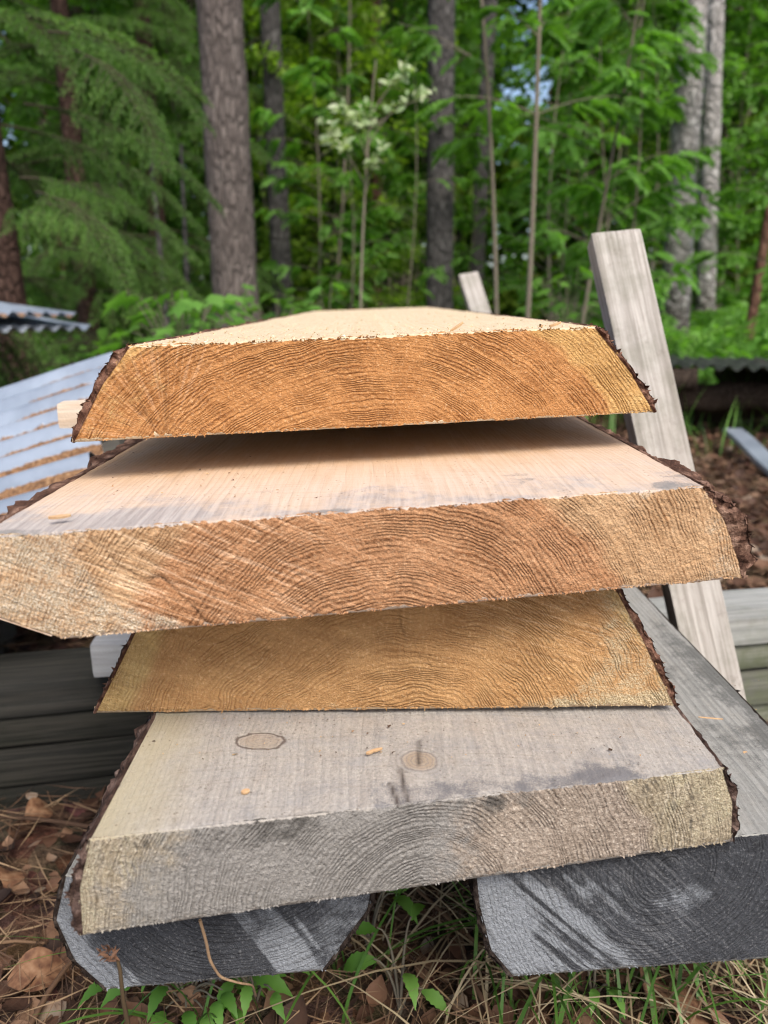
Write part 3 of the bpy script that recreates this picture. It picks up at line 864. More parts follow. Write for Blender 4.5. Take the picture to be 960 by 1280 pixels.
gm = NT('forest_floor')
P = gm.coord()
n1 = gm.noise(P, 26.0, 6.0, .7); n2 = gm.noise(P, 140.0, 4.0, .7); n3 = gm.noise(P, .8, 4.0, .6); cells = gm.vor(P, 34.0, out='Color')
c = gm.ramp(n1, [(.3, (.03, .02, .014)), (.5, (.10, .06, .04)), (.68, (.20, .12, .075))])
c = gm.mx(.35, c, gm.mx(1.0, c, cells, 'MULTIPLY'))
c = gm.mx(gm.mul(gm.mr(n2, .55, .75), .6), c, (.17, .12, .08))
yy = gm.sep(P)[1]
gmask = gm.mul(gm.mr(gm.add(n3, gm.mul(gm.noise(P, 9.0, 4.0), .3)), .55, .75), gm.mr(yy, 2.5, 6.0))
c = gm.mx(gm.mul(gmask, .85), c, (.035, .065, .015))
GROUND_M = gm.out(c, .95, gm.bump(gm.add(n1, gm.mul(n2, .5)), .9, .02), .1)
a = np.linspace(-1, 1, 181)
gx = np.sign(a)*(np.abs(a)**2.6)*70; gy = np.sign(a)*(np.abs(a)**2.6)*70+1.5
GX, GY = np.meshgrid(gx, gy, indexing='ij')
gb = Buf().add(np.stack([GX, GY, ground_z(GX, GY)], -1).reshape(-1, 3), grid_faces(181, 181))
tag(link('ground', gb.mesh('ground', GROUND_M)), 'brown forest floor of soil and needles', 'ground', kind='structure')

# ------------------------------------------------------------------ litter, needles, grass (uncountable)
def rand_rot(n, r, flat=.35):
    """n random frames lying roughly flat: (n,3,3) rows x,y,z"""
    yaw = r.uniform(0, 2*pi, n); tx = r.normal(0, flat, n); ty = r.normal(0, flat, n)
    z = np.stack([np.sin(tx), np.sin(ty), np.ones(n)], -1); z /= np.linalg.norm(z, axis=1, keepdims=True)
    x = np.stack([np.cos(yaw), np.sin(yaw), np.zeros(n)], -1)
    y = np.cross(z, x); y /= np.linalg.norm(y, axis=1, keepdims=True)
    x = np.cross(y, z)
    return np.stack([x, y, z], 1)

def stamp(tpl, faces, pos, fr, sz):
    """copies of a template (K,3) at pos with frames fr and sizes sz"""
    n = len(pos); K = len(tpl)
    V = np.einsum('kj,njc->nkc', tpl, fr)*np.asarray(sz).reshape(-1, 1, 1)+pos[:, None]
    f = (np.asarray(faces)[None]+(np.arange(n)*K)[:, None, None]).reshape(-1, np.asarray(faces).shape[1])
    return V.reshape(-1, 3), f

def leaf_tpl(w=.36, k=5, curl=.12, fold=.10):
    """pointed oval leaf of length 1 along x, folded at the midrib: strip of quads"""
    t = np.linspace(0, 1, k)
    hw = w*np.sin(pi*np.clip(t, .03, .985)**.8)
    zc = -curl*(t-.4)**2*2
    L = np.stack([t, hw, zc+fold*hw], -1); C = np.stack([t, 0*t, zc-fold*hw*.6], -1); Rr = np.stack([t, -hw, zc+fold*hw], -1)
    V = np.stack([L, C, Rr], 1).reshape(-1, 3)
    i = np.arange(k-1)*3
    f = np.concatenate([np.stack([i, i+3, i+4, i+1], -1), np.stack([i+1, i+4, i+5, i+2], -1)])
    return V, f

dead = NT('dead_leaves')
t = dead.attr('tint')
c = dead.ramp(dead.add(t, dead.mul(dead.sub(dead.noise(dead.coord(), 70.0, 4.0), .5), .35)), [(.05, (.025, .014, .010)), (.35, (.075, .036, .022)), (.6, (.135, .068, .040)), (.88, (.22, .13, .08)), (1.0, (.24, .19, .145))])
DEAD_M = dead.out(c, .7, dead.bump(dead.noise(dead.coord(), 260.0, 3.0), .4, .001), .3, transl=.12)
r = np.random.default_rng(101)
def scatter(n, near):
    """n positions over the forest floor in view, denser close to the camera"""
    y = .40+r.random(n)**near*6.2
    x = r.uniform(-1, 1, n)*(.5+y*.62)
    return x, y
b = Buf()
for (w, k, curl, fold, cnt) in ((.36, 5, .35, .18, 3600), (.42, 6, -.4, .25, 3600), (.30, 5, .15, -.15, 3600)):
    x, y = scatter(cnt, 1.7)
    tp, fc = leaf_tpl(w, k, curl, fold)
    pos = np.stack([x, y, ground_z(x, y)+r.uniform(.002, .022, cnt)], -1)
    V, f = stamp(tp, fc, pos, rand_rot(cnt, r, .30), r.uniform(.012, .036, cnt))
    b.add(V, f, 0, tint=np.repeat(r.random(cnt)**1.2, len(tp)))
for (w, k, curl, fold, cnt) in ((.36, 4, .35, .18, 2600), (.40, 4, -.4, .25, 2600)):
    y = r.uniform(1.0, 5.0, cnt); x = r.uniform(.25, .75, cnt)*(.3+y*.85)
    tp, fc = leaf_tpl(w, k, curl, fold)
    pos = np.stack([x, y, ground_z(x, y)+r.uniform(.004, .03, cnt)], -1)
    V, f = stamp(tp, fc, pos, rand_rot(cnt, r, .4), r.uniform(.02, .05, cnt))
    b.add(V, f, 0, tint=np.repeat(.15+.85*r.random(cnt), len(tp)))
tag(link('leaf_litter', b.mesh('leaf_litter', DEAD_M)), 'brown dead leaves strewn over the forest floor', 'leaf litter', kind='stuff')

nd = NT('dry_needles')
c = nd.ramp(nd.attr('tint'), [(0, (.035, .02, .014)), (.5, (.115, .065, .038)), (1, (.27, .185, .11))])
NEEDLE_M = nd.out(c, .8, None, .2)
n = 34000
x, y = scatter(n, 2.3)
pos = np.stack([x, y, ground_z(x, y)+r.uniform(.010, .034, n)], -1)
tp = np.array([[-.5, .0, .02], [0, .009, -.01], [.5, 0, .03], [0, -.009, 0]]); fc = [[0, 1, 2, 3]]
y2 = r.uniform(1.0, 5.0, 9000); x2 = r.uniform(.25, .75, 9000)*(.3+y2*.85)
pos = np.concatenate([pos, np.stack([x2, y2, ground_z(x2, y2)+r.uniform(.01, .04, 9000)], -1)]); n += 9000
V, f = stamp(tp, fc, pos, rand_rot(n, r, .25), r.uniform(.035, .085, n))
b = Buf().add(V, f, 0, tint=np.repeat(r.random(n), 4))
for k in range(260):                                  # dry sticks among the needles
    x0, y0 = scatter(1, 1.8)
    an = r.uniform(0, pi); ln = r.uniform(.06, .28)
    p0 = np.array([x0[0], y0[0], .022]); dv = np.array([cos(an), sin(an), 0])*ln
    zz = float(ground_z(p0[0], p0[1]))
    pts = bez(p0+[0, 0, zz], p0+dv*.5+[r.normal(0, .02), r.normal(0, .02), zz+.02], p0+dv+[0, 0, zz], 6)
    vv, ff = tube(pts, np.linspace(.0028, .0012, 6)*r.uniform(.5, 1.3), 5)
    b.add(vv, ff, 0, tint=r.uniform(.1, .8))
tag(link('needle_litter', b.mesh('needle_litter', NEEDLE_M)), 'dry conifer needles and thin sticks scattered on the ground', 'needle litter', kind='stuff')

def blade_field(roots, ln, wd, lean, r, seg=6, droop=.9):
    n = len(roots)
    yaw = r.uniform(0, 2*pi, n)
    d = np.stack([np.cos(yaw), np.sin(yaw), np.zeros(n)], -1)
    side = np.stack([-np.sin(yaw), np.cos(yaw), np.zeros(n)], -1)
    t = np.linspace(0, 1, seg)
    V = []
    for k, tt in enumerate(t):
        bend = lean*tt**1.6
        up = tt*(1-droop*np.clip(lean, 0, 1.2)*tt*.55)
        c = roots+d*(bend*ln)[:, None]+np.array([0, 0, 1.0])*(up*ln)[:, None]
        w = wd*(1-tt**1.8)*.5+wd*.03
        V.append(np.stack([c+side*w[:, None], c-side*w[:, None]], 1))
    V = np.stack(V, 1)
    K = seg*2
    i = np.arange(seg-1)*2
    tf = np.stack([i, i+1, i+3, i+2], -1)
    f = (tf[None]+(np.arange(n)*K)[:, None, None]).reshape(-1, 4)
    return V.reshape(-1, 3), f, K

GRASS_M = leaf_mat('green_grass', [(0, (.03, .075, .015)), (.5, (.075, .17, .03)), (1, (.13, .25, .05))], .3, .45)
STRAW_M = NT('straw'); STRAW_M = STRAW_M.out(STRAW_M.ramp(STRAW_M.attr('tint'), [(0, (.10, .07, .04)), (.6, (.26, .20, .12)), (1, (.46, .38, .25))]), .6, None, .3)
def tufts(centres, per, spread):
    out = []
    for (px, py) in centres:
        g = on_ground(px, py)
        out.append(g[None]+np.concatenate([r.normal(0, spread, (per, 2)), np.zeros((per, 1))], 1))
    p = np.concatenate(out); p[:, 2] = ground_z(p[:, 0], p[:, 1])
    return p
cen = [(760, 1240), (840, 1215), (900, 1235), (690, 1250), (800, 1290), (950, 1215), (1000, 1260), (640, 1280), (395, 1275), (210, 1275)]
ro = tufts(cen, 16, .045)
V, f, K = blade_field(ro, r.uniform(.10, .27, len(ro)), r.uniform(.0018, .0042, len(ro)), r.uniform(.35, 1.3, len(ro)), r, 10, 1.15)
b = Buf().add(V, f, 0, tint=np.repeat(r.random(len(ro)), K))
n = 2200                                              # grass in the clearing on the right
x = r.uniform(1.0, 5.5, n); y = 3.4+r.random(n)*5
ro = np.stack([x, y, ground_z(x, y)], -1)
V, f, K = blade_field(ro, r.uniform(.14, .5, n), r.uniform(.005, .011, n), r.uniform(.1, .8, n), r, 5)
b.add(V, f, 0, tint=np.repeat(r.random(n), K))
tag(link('grass', b.mesh('grass', GRASS_M)), 'green grass blades in loose tufts on the forest floor', 'grass', kind='stuff')
ro = tufts([(740, 1230), (820, 1240), (880, 1225), (930, 1230), (990, 1240), (660, 1235), (560, 1190), (520, 1170)], 26, .06)
V, f, K = blade_field(ro, r.uniform(.08, .24, len(ro)), r.uniform(.0014, .003, len(ro)), r.uniform(.8, 1.7, len(ro)), r, 8, 1.35)
b = Buf().add(V, f, 0, tint=np.repeat(r.random(len(ro)), K))
tag(link('dry_grass', b.mesh('dry_grass', STRAW_M)), 'straw coloured dry grass lying in front of the bottom planks', 'dry grass', kind='stuff')

# ------------------------------------------------------------------ corrugated sheets
metal = NT('galvanised_sheet')
P = metal.coord()
nz = metal.noise(P, 6.0, 5.0, .65); nf = metal.noise(P, 60.0, 4.0, .7); fl = metal.vor(P, 60.0, out='Color')
c = metal.mx(metal.mr(nz, .35, .7), (.38, .43, .50), (.26, .30, .36))
deb = metal.mr(metal.add(metal.attr('deb'), metal.mul(metal.sub(nf, .5), .8)), .42, .62)
dc = metal.ramp(metal.noise(P, 170.0, 4.0, .7), [(.35, (.08, .042, .022)), (.55, (.24, .13, .065)), (.7, (.36, .24, .13))])
c = metal.mx(deb, c, dc)
METAL_M = metal.out(c, metal.mr(deb, 0, 1, .34, .95), metal.bump(metal.add(metal.mul(deb, nf), metal.mul(nz, .2)), .5, .006), .5, metal.mr(deb, 0, 1, .45, 0.0))
dm = NT('dark_sheet')
P = dm.coord()
c = dm.mx(dm.mr(dm.noise(P, 9.0, 5.0), .35, .65), (.035, .036, .038), (.09, .09, .088))
DARKMETAL_M = dm.out(c, .5, None, .4, .3)

def sheet(origin, e1, e2, len1, nridge, pitch, mat, label, amp=.009, deb=.5, seed=0, thick=.0012, ragged=.0, group='corrugated metal sheets'):
    """corrugated sheet: ridges run along e1, waves repeat along e2"""
    e1 = np.asarray(e1, float); e1 /= np.linalg.norm(e1)
    e2 = np.asarray(e2, float); e2 -= e1*(e1 @ e2); e2 /= np.linalg.norm(e2)
    nrm = np.cross(e1, e2)
    if nrm[2] < 0: nrm = -nrm
    na, nb_ = 60, nridge*14+1
    A, B = np.meshgrid(np.linspace(0, 1, na), np.linspace(0, nridge, nb_), indexing='ij')
    A = A.ravel(); B = B.ravel()
    w = np.cos(2*pi*B)*amp
    q = np.stack([A*len1, B*pitch, 0*A], -1)
    sag = (fbm(q, 2.5, 2, seed)-.5)*.02
    base = e1*(A*len1)[:, None]+e2*(B*pitch)[:, None]
    val = sstep(.70, -.55, w/amp)
    d = val*(-.25+2.1*fbm(q*np.array([1, .6, 1]), 7, 4, seed+3)+.35*(vnoise(np.stack([np.round(B), 0*B, 0*B], -1), 3.3, seed+8)-.5))*deb*1.5+deb*.35*(fbm(q, 3, 3, seed+6)-.4)
    top = base+nrm*(w+sag)[:, None]
    bot = base+nrm*(w+sag-thick)[:, None]
    b = Buf()
    b.add(top, grid_faces(na, nb_), deb=d)
    b.add(bot, grid_faces(na, nb_, flip=True), deb=0)
    T = top.reshape(na, nb_, 3); Bo = bot.reshape(na, nb_, 3)
    for e in (0, -1):
        b.add(np.stack([T[e], Bo[e]], 1).reshape(-1, 3), grid_faces(nb_, 2))
        b.add(np.stack([T[:, e], Bo[:, e]], 1).reshape(-1, 3), grid_faces(na, 2))
    o = link('corrugated_sheet', b.mesh('corrugated_sheet', mat), loc=origin)
    return tag(o, label, 'metal sheet', group)

e1 = np.array([.95, .02, .285]); e2 = np.array([0, .94, .33])
pr_ = at(128, 606, 1.10)-e2/np.linalg.norm(e2)*.234  # near ridges added, hidden behind the widest plank, to shade the crosswise boards
sheet(pr_-e1*1.35/np.linalg.norm(e1), e1, e2, 1.35, 7, .078, METAL_M, 'pale corrugated sheet nearest the stack with pine litter in its grooves', amp=.019, deb=1.15, seed=3)
pr2 = at(150, 520, 1.36)
sheet(pr2-e1*1.3/np.linalg.norm(e1), e1, e2, 1.24, 4, .078, METAL_M, 'corrugated sheet with few needles lying higher behind the littered sheet', amp=.019, deb=.7, seed=9)

u1 = np.array([-.83, .55, .085]); u2 = np.array([.55, .83, .01])
for (px, py, Y, n_, dd, lab, sd) in ((114, 408, 3.62, 9, .06, 'lower of the two blue grey corrugated sheets jutting out before the spruce trunk', 13),
                                     (96, 394, 3.56, 9, .75, 'upper corrugated sheet with brown litter lying on the lower one by the spruce', 17)):
    o_ = at(px, py, Y)-u2/np.linalg.norm(u2)*n_*.076
    sheet(o_, u1, u2, 1.3, n_, .076, METAL_M, lab, amp=.012, deb=dd, seed=sd)
g1 = np.array([.25, .95, .0]); g2 = np.array([.97, -.24, -.012])
sheet(at(826, 459, 3.75), g1, g2, .9, 14, .076, DARKMETAL_M, 'dark corrugated sheet covering the rotten logs on the right', amp=.013, deb=0, seed=19)

# logs under the sheets
def log(p0, p1, rad, mat, label, seed, name='log', group='logs under the metal sheets'):
    pts = bez(p0, (np.asarray(p0)+p1)/2+[0, 0, .01], p1, 40)
    v, f = tube(pts, rad, 20)
    c = np.repeat(pts, 20, 0)
    d = v-c
    k = 1+(fbm(v, 14, 4, seed)-.5)*.5
    b = Buf().add(c+d*k[:, None], f)
    vv = (c+d*k[:, None]).reshape(40, 20, 3)
    for e in (0, -1):
        ring = np.concatenate([vv[e], vv[e].mean(0, keepdims=True)])
        j = np.arange(20)
        b.add(ring, np.stack([j, (j+1) % 20, np.full(20, 20)], -1))
    return tag(link(name, b.mesh(name, mat)), label, 'log', group)
ROT = bark_mat('rotten_wood', (.012, .009, .007), (.04, .029, .022), (.13, .10, .075))
log(at(838, 474, 3.75)+[-.5, .25, -.04], at(872, 474, 3.72), .055, ROT, 'broken rotten log end right under the dark sheet', 1)
log(at(800, 498, 3.95), at(1060, 496, 3.85), .075, ROT, 'thick dark log in the shadow beneath the dark sheet', 2)
log(at(850, 486, 4.2)+[0, 0, -.1], at(1080, 486, 4.0), .10, ROT, 'second dark log hidden deep under the dark sheet', 3)
log(at(1010, 482, 3.75)+[0, .9, 0], at(1010, 482, 3.75), .075, ROT, 'rear log propping the outer end of the dark sheet', 4)
TIMB = weathered('shaded_timber', (.13, .12, .11), (.08, .075, .07), green=.3, axis=0, dirt=.4)
for k, (y, z, h) in enumerate(((1.35, .10, .16), (1.62, .17, .20), (1.9, .22, .26), (2.2, .26, .30))):
    o = link('pile_timber', beam_mesh('pile_timber', (1.0, .14, h), TIMB, seed=k+70, bevel=.01, n=(40, 6, 6), rough=.004), loc=(-1.20, y, z-.06))
    tag(o, 'dark timber lying under the littered corrugated sheets', 'timber', 'dark timbers under the sheets')
for k, (x, y) in enumerate(((-2.55, 3.55), (-2.2, 3.15), (-2.75, 3.2))):
    o = link('pile_timber', beam_mesh('pile_timber', (.8, .3, .5), TIMB, seed=k+80, bevel=.01, n=(30, 10, 10), rough=.004), loc=(x, y, .25), rot=(0, 0, R_(60)))
    tag(o, 'stacked timber carrying the corrugated sheets by the spruce', 'timber', 'timber carrying the far sheets')

# metal strip lying on the right: a shallow channel
def strip(p0, p1, w, label, lip=.018):
    p0 = np.asarray(p0, float); p1 = np.asarray(p1, float)
    d = (p1-p0)/np.linalg.norm(p1-p0)
    s_ = np.cross(d, [0, 0, 1.0]); s_ /= np.linalg.norm(s_)
    n_ = np.cross(s_, d)
    prof = [(-w/2, -lip), (-w/2, 0), (-w/2+.004, .004), (w/2-.004, .004), (w/2, 0), (w/2, -lip), (w/2-.002, -lip), (w/2-.002, -.001), (-w/2+.002, -.001), (-w/2+.002, -lip)]
    t = np.linspace(0, 1, 30)
    V = []
    for a_, b_ in prof:
        V.append(p0+(p1-p0)*t[:, None]+s_*a_+n_*(b_+.004*np.sin(t*7))[:, None])
    V.append(V[0])
    V = np.stack(V)
    b = Buf().add(V.reshape(-1, 3), grid_faces(len(V), 30))
    b.add(V[:-1, 0], np.arange(10)); b.add(V[:-1, -1], np.arange(10)[::-1])
    return tag(link('metal_strip', b.mesh('metal_strip', METAL_M, smooth=False)), label, 'metal strip')
strip(at(916, 536, 3.55), at(990, 602, 2.75), .085, 'bluish folded metal strip lying on the litter at the right edge')

# ------------------------------------------------------------------ trees
def trunk_mat(name, cols, vscale=18.0, stretch=.3, spots=None):
    m = NT(name)
    P = m.coord(); x, y, z = m.sep(P)
    q = m.vec(x, y, m.mul(z, stretch))
    n = m.noise(q, vscale, 5.0, .7); n2 = m.noise(q, vscale*6, 3.0, .6)
    wv = m.new('ShaderNodeVectorMath', operation='ADD')
    m.put(wv.inputs[0], q)
    wn = m.new('ShaderNodeVectorMath', operation='SCALE')
    m.put(wn.inputs[0], m.noise(q, vscale*.8, 4.0, .65, col=True)); wn.inputs['Scale'].default_value = 1.1/vscale
    m.t.links.new(wn.outputs[0], wv.inputs[1])
    cell = m.vor(wv.outputs[0], vscale*.75, 'DISTANCE_TO_EDGE')
    c = m.ramp(m.add(m.mul(n, .75), m.mul(n2, .25)), [(.3, cols[0]), (.5, cols[1]), (.68, cols[2])])
    c = m.mx(m.mul(m.mr(cell, .0, .12, .8, 0.0), m.mr(n, .3, .6)), c, m.mx(1.0, cols[0], (.55, .55, .55), 'MULTIPLY'))
    h = m.add(m.mr(cell, 0, .25), m.mul(n2, .5))
    if spots:
        s = m.noise(m.vec(x, y, m.mul(z, 2.6)), 14.0, 5.0, .75)
        low = m.mr(z, .1, 1.3, .24, 0.0)
        c = m.mx(m.mul(m.mr(m.add(s, low), .57, .66), .85), c, (.06, .05, .042))
        lines = m.noise(m.vec(m.mul(x, 4.0), m.mul(y, 4.0), m.mul(z, 70.0)), 1.0, 3.0, .6)
        c = m.mx(m.mul(m.mr(lines, .6, .72), .6), c, (.10, .085, .075))
    return m.out(c, .9, m.bump(h, .9, .02), .1)
PINE_T = trunk_mat('pine_bark', ((.06, .05, .046), (.155, .13, .12), (.26, .228, .21)), 38.0, .26)
RED_T = trunk_mat('red_pine_bark', ((.07, .035, .025), (.17, .09, .065), (.26, .16, .12)), 24.0, .4)
GREY_T = trunk_mat('grey_bark', ((.035, .033, .032), (.085, .08, .078), (.15, .145, .14)), 26.0, .4)
SPR_T = trunk_mat('spruce_bark', ((.03, .018, .015), (.075, .045, .036), (.13, .085, .07)), 30.0, .5)
BIRCH_T = trunk_mat('birch_bark', ((.17, .16, .15), (.32, .305, .295), (.50, .49, .48)), 12.0, .8, True)
STEM_T = NT('sapling_bark'); STEM_T = STEM_T.out(STEM_T.mx(STEM_T.noise(STEM_T.coord(), 30.0, 3.0), (.095, .08, .058), (.21, .185, .14)), .85)

LEAF_DARK = leaf_mat('deep_green_leaves', [(0, (.045, .11, .02)), (.5, (.085, .20, .03)), (1, (.14, .28, .05))], .5)
LEAF_MID = leaf_mat('mid_green_leaves', [(0, (.045, .115, .02)), (.5, (.10, .23, .032)), (1, (.17, .34, .06))], .5)
LEAF_YEL = leaf_mat('yellow_green_leaves', [(0, (.10, .18, .02)), (.5, (.19, .31, .035)), (1, (.29, .42, .06))], .55)
LEAF_BRI = leaf_mat('bright_green_leaves', [(0, (.08, .20, .03)), (.5, (.14, .31, .055)), (1, (.21, .41, .09))], .5)
LEAF_PALE = leaf_mat('pale_leaves', [(0, (.18, .30, .12)), (.5, (.36, .45, .25)), (1, (.58, .62, .44))], .4)
NEEDLES = leaf_mat('spruce_needles', [(0, (.028, .07, .014)), (.4, (.075, .165, .032)), (.75, (.14, .27, .055)), (1, (.22, .36, .085))], .35)
NEEDLES_D = leaf_mat('dark_conifer_needles', [(0, (.015, .04, .012)), (.5, (.03, .075, .02)), (1, (.06, .12, .03))], .2)

def trunk_mesh(name, h, r0, r1, mat, lean=(0, 0), curve=0.0, seed=0, seg=24, n=60, rough=.10, flare=.35):
    t = np.linspace(0, 1, n)
    pts = np.stack([lean[0]*t*h+curve*np.sin(t*2.4+seed)*t, lean[1]*t*h+curve*np.cos(t*2.1+seed)*t-curve*t, t*h], -1)
    rad = r0+(r1-r0)*t+r0*flare*np.exp(-t*h/.22)
    v, f = tube(pts, rad, seg)
    c = np.repeat(pts, seg, 0)
    k = 1+(fbm(v*np.array([1, 1, .35]), 2.2/max(r0, .02), 3, seed)-.5)*rough*2
    b = Buf().add(c+(v-c)*k[:, None], f)
    return b.mesh(name, mat), pts

LT, LF = leaf_tpl(.30, 4, .25, .15)
LT2, LF2 = leaf_tpl(.24, 3, .3, .12)
def dir_frames(d, up, r, roll=.3):
    """frames with x along d, z near up, random roll"""
    n = len(d)
    d = d/np.linalg.norm(d, axis=1, keepdims=True)
    z = up+r.normal(0, roll, (n, 3))
    y = np.cross(z, d); y /= np.linalg.norm(y, axis=1, keepdims=True)+1e-9
    z = np.cross(d, y)
    return np.stack([d, y, z], 1)

def pinnate(r, pos, d, ln, pairs=6):
    """rowan leaves: n rachises at pos along d, leaflets in pairs"""
    n = len(pos)
    fr = dir_frames(d, np.array([[0, 0, 1.0]]), r, .25)
    P_, D_, S_, U_ = [], [], [], []
    for k in range(pairs):
        t = .22+.72*k/(pairs-1)
        drop = -.35*t*t
        c = pos+(fr[:, 0]*t+fr[:, 2]*drop)*ln[:, None]
        for sg in (-1, 1):
            P_.append(c); D_.append(fr[:, 0]*.55+fr[:, 1]*sg*.9-fr[:, 2]*.28); S_.append(ln*(.40-.10*abs(t-.5))); U_.append(fr[:, 2])
    P_.append(pos+(fr[:, 0]*.96-fr[:, 2]*.35)*ln[:, None]); D_.append(fr[:, 0]-fr[:, 2]*.6); S_.append(ln*.38); U_.append(fr[:, 2])
    P_ = np.concatenate(P_); D_ = np.concatenate(D_); S_ = np.concatenate(S_); U_ = np.concatenate(U_)
    F_ = dir_frames(D_, U_, r, .12)
    return P_, F_, S_

def sapling_meshes(h, r0, seed, nbr, kind, mat, lean=(0, 0), z0=.25, spread=.8, leaf=.16, per=9, curve=.1):
    """young broadleaved tree: stem with side twigs (one mesh) and its leaves (one mesh)"""
    r = np.random.default_rng(seed)
    n = 40
    t = np.linspace(0, 1, n)
    pts = np.stack([lean[0]*t*h+curve*np.sin(t*3+seed), lean[1]*t*h+curve*np.cos(t*2.5+seed)-curve*cos(seed), t*h], -1)
    pts[:, 0] -= pts[0, 0]
    b = Buf()
    v, f = tube(pts, r0*(1-t*.85), 8); b.add(v, f)
    lp, ld, ll = [], [], []
    for k in range(nbr):
        s = z0+(1-z0)*(k+r.random())/nbr
        i = min(n-1, int(s*n))
        an = r.uniform(0, 2*pi)
        L_ = spread*(1.05-s*.75)*r.uniform(.5, 1.15)
        d = np.array([cos(an), sin(an), r.uniform(.05, .55)])
        p0 = pts[i]; p2 = p0+d*L_; p1 = p0+d*L_*.5+[0, 0, .12*L_]
        br = bez(p0, p1, p2, 7)
        v, f = tube(br, np.linspace(r0*.32*(1-s*.6), .0016, 7), 5); b.add(v, f)
        m = max(2, int(per*r.uniform(.6, 1.3)))
        tt = r.uniform(.3, 1, m); tt[0] = 1
        q = np.stack([np.interp(tt, np.linspace(0, 1, 7), br[:, c]) for c in range(3)], -1)
        a2 = an+r.uniform(-1.5, 1.5, m)
        lp.append(q); ld.append(np.stack([np.cos(a2), np.sin(a2), r.uniform(-.45, .2, m)], -1)); ll.append(leaf*r.uniform(.6, 1.15, m))
    lp = np.concatenate(lp); ld = np.concatenate(ld); ll = np.concatenate(ll)
    if kind == 'rowan':
        P_, F_, S_ = pinnate(r, lp, ld, ll)
        T_, TF = LT2, LF2
        T_ = T_*np.array([1, 1.25, 1])
    else:
        k = 6
        P_ = np.repeat(lp, k, 0)+r.normal(0, .05*leaf/.12, (len(lp)*k, 3))
        D_ = np.repeat(ld, k, 0)+r.normal(0, .6, (len(lp)*k, 3)); D_[:, 2] -= .25
        S_ = np.repeat(ll, k)*.55*r.uniform(.7, 1.2, len(P_))
        F_ = dir_frames(D_, np.array([[0, 0, 1.0]]), r, .45)
        T_, TF = LT*np.array([1, 1.5, 1]), LF
    lb = Buf()
    V, f = stamp(T_, TF, P_, F_, S_)
    tn = np.clip(.45+.25*r.normal(size=len(P_))*.6+.3*(fbm(P_, 2.2, 2, seed)-.5)*2, 0, 1)
    lb.add(V, f, 0, tint=np.repeat(tn, len(T_)))
    return b.mesh('stem', STEM_T), lb.mesh('foliage', mat)

def sapling_at(X, Y, meshes, label, rot=0, scale=1.0, group=None, cat='sapling', name='broadleaf_sapling'):
    root = bpy.data.objects.new(name, None); COL.objects.link(root)
    root.location = (X, Y, float(ground_z(X, Y))-.02); root.rotation_euler = (0, 0, rot); root.scale = (scale,)*3
    tag(root, label, cat, group)
    link('stem', meshes[0], root); link('foliage', meshes[1], root)
    return root

def px_x(px, Y, drop=.63):
    z = Y*cos(PITCH)+.0
    return (px-480)/F*z+Y*math.tan(YAW)

TWIG_M = NT('twig_bark'); TWIG_M = TWIG_M.out((.045, .036, .022), .9)
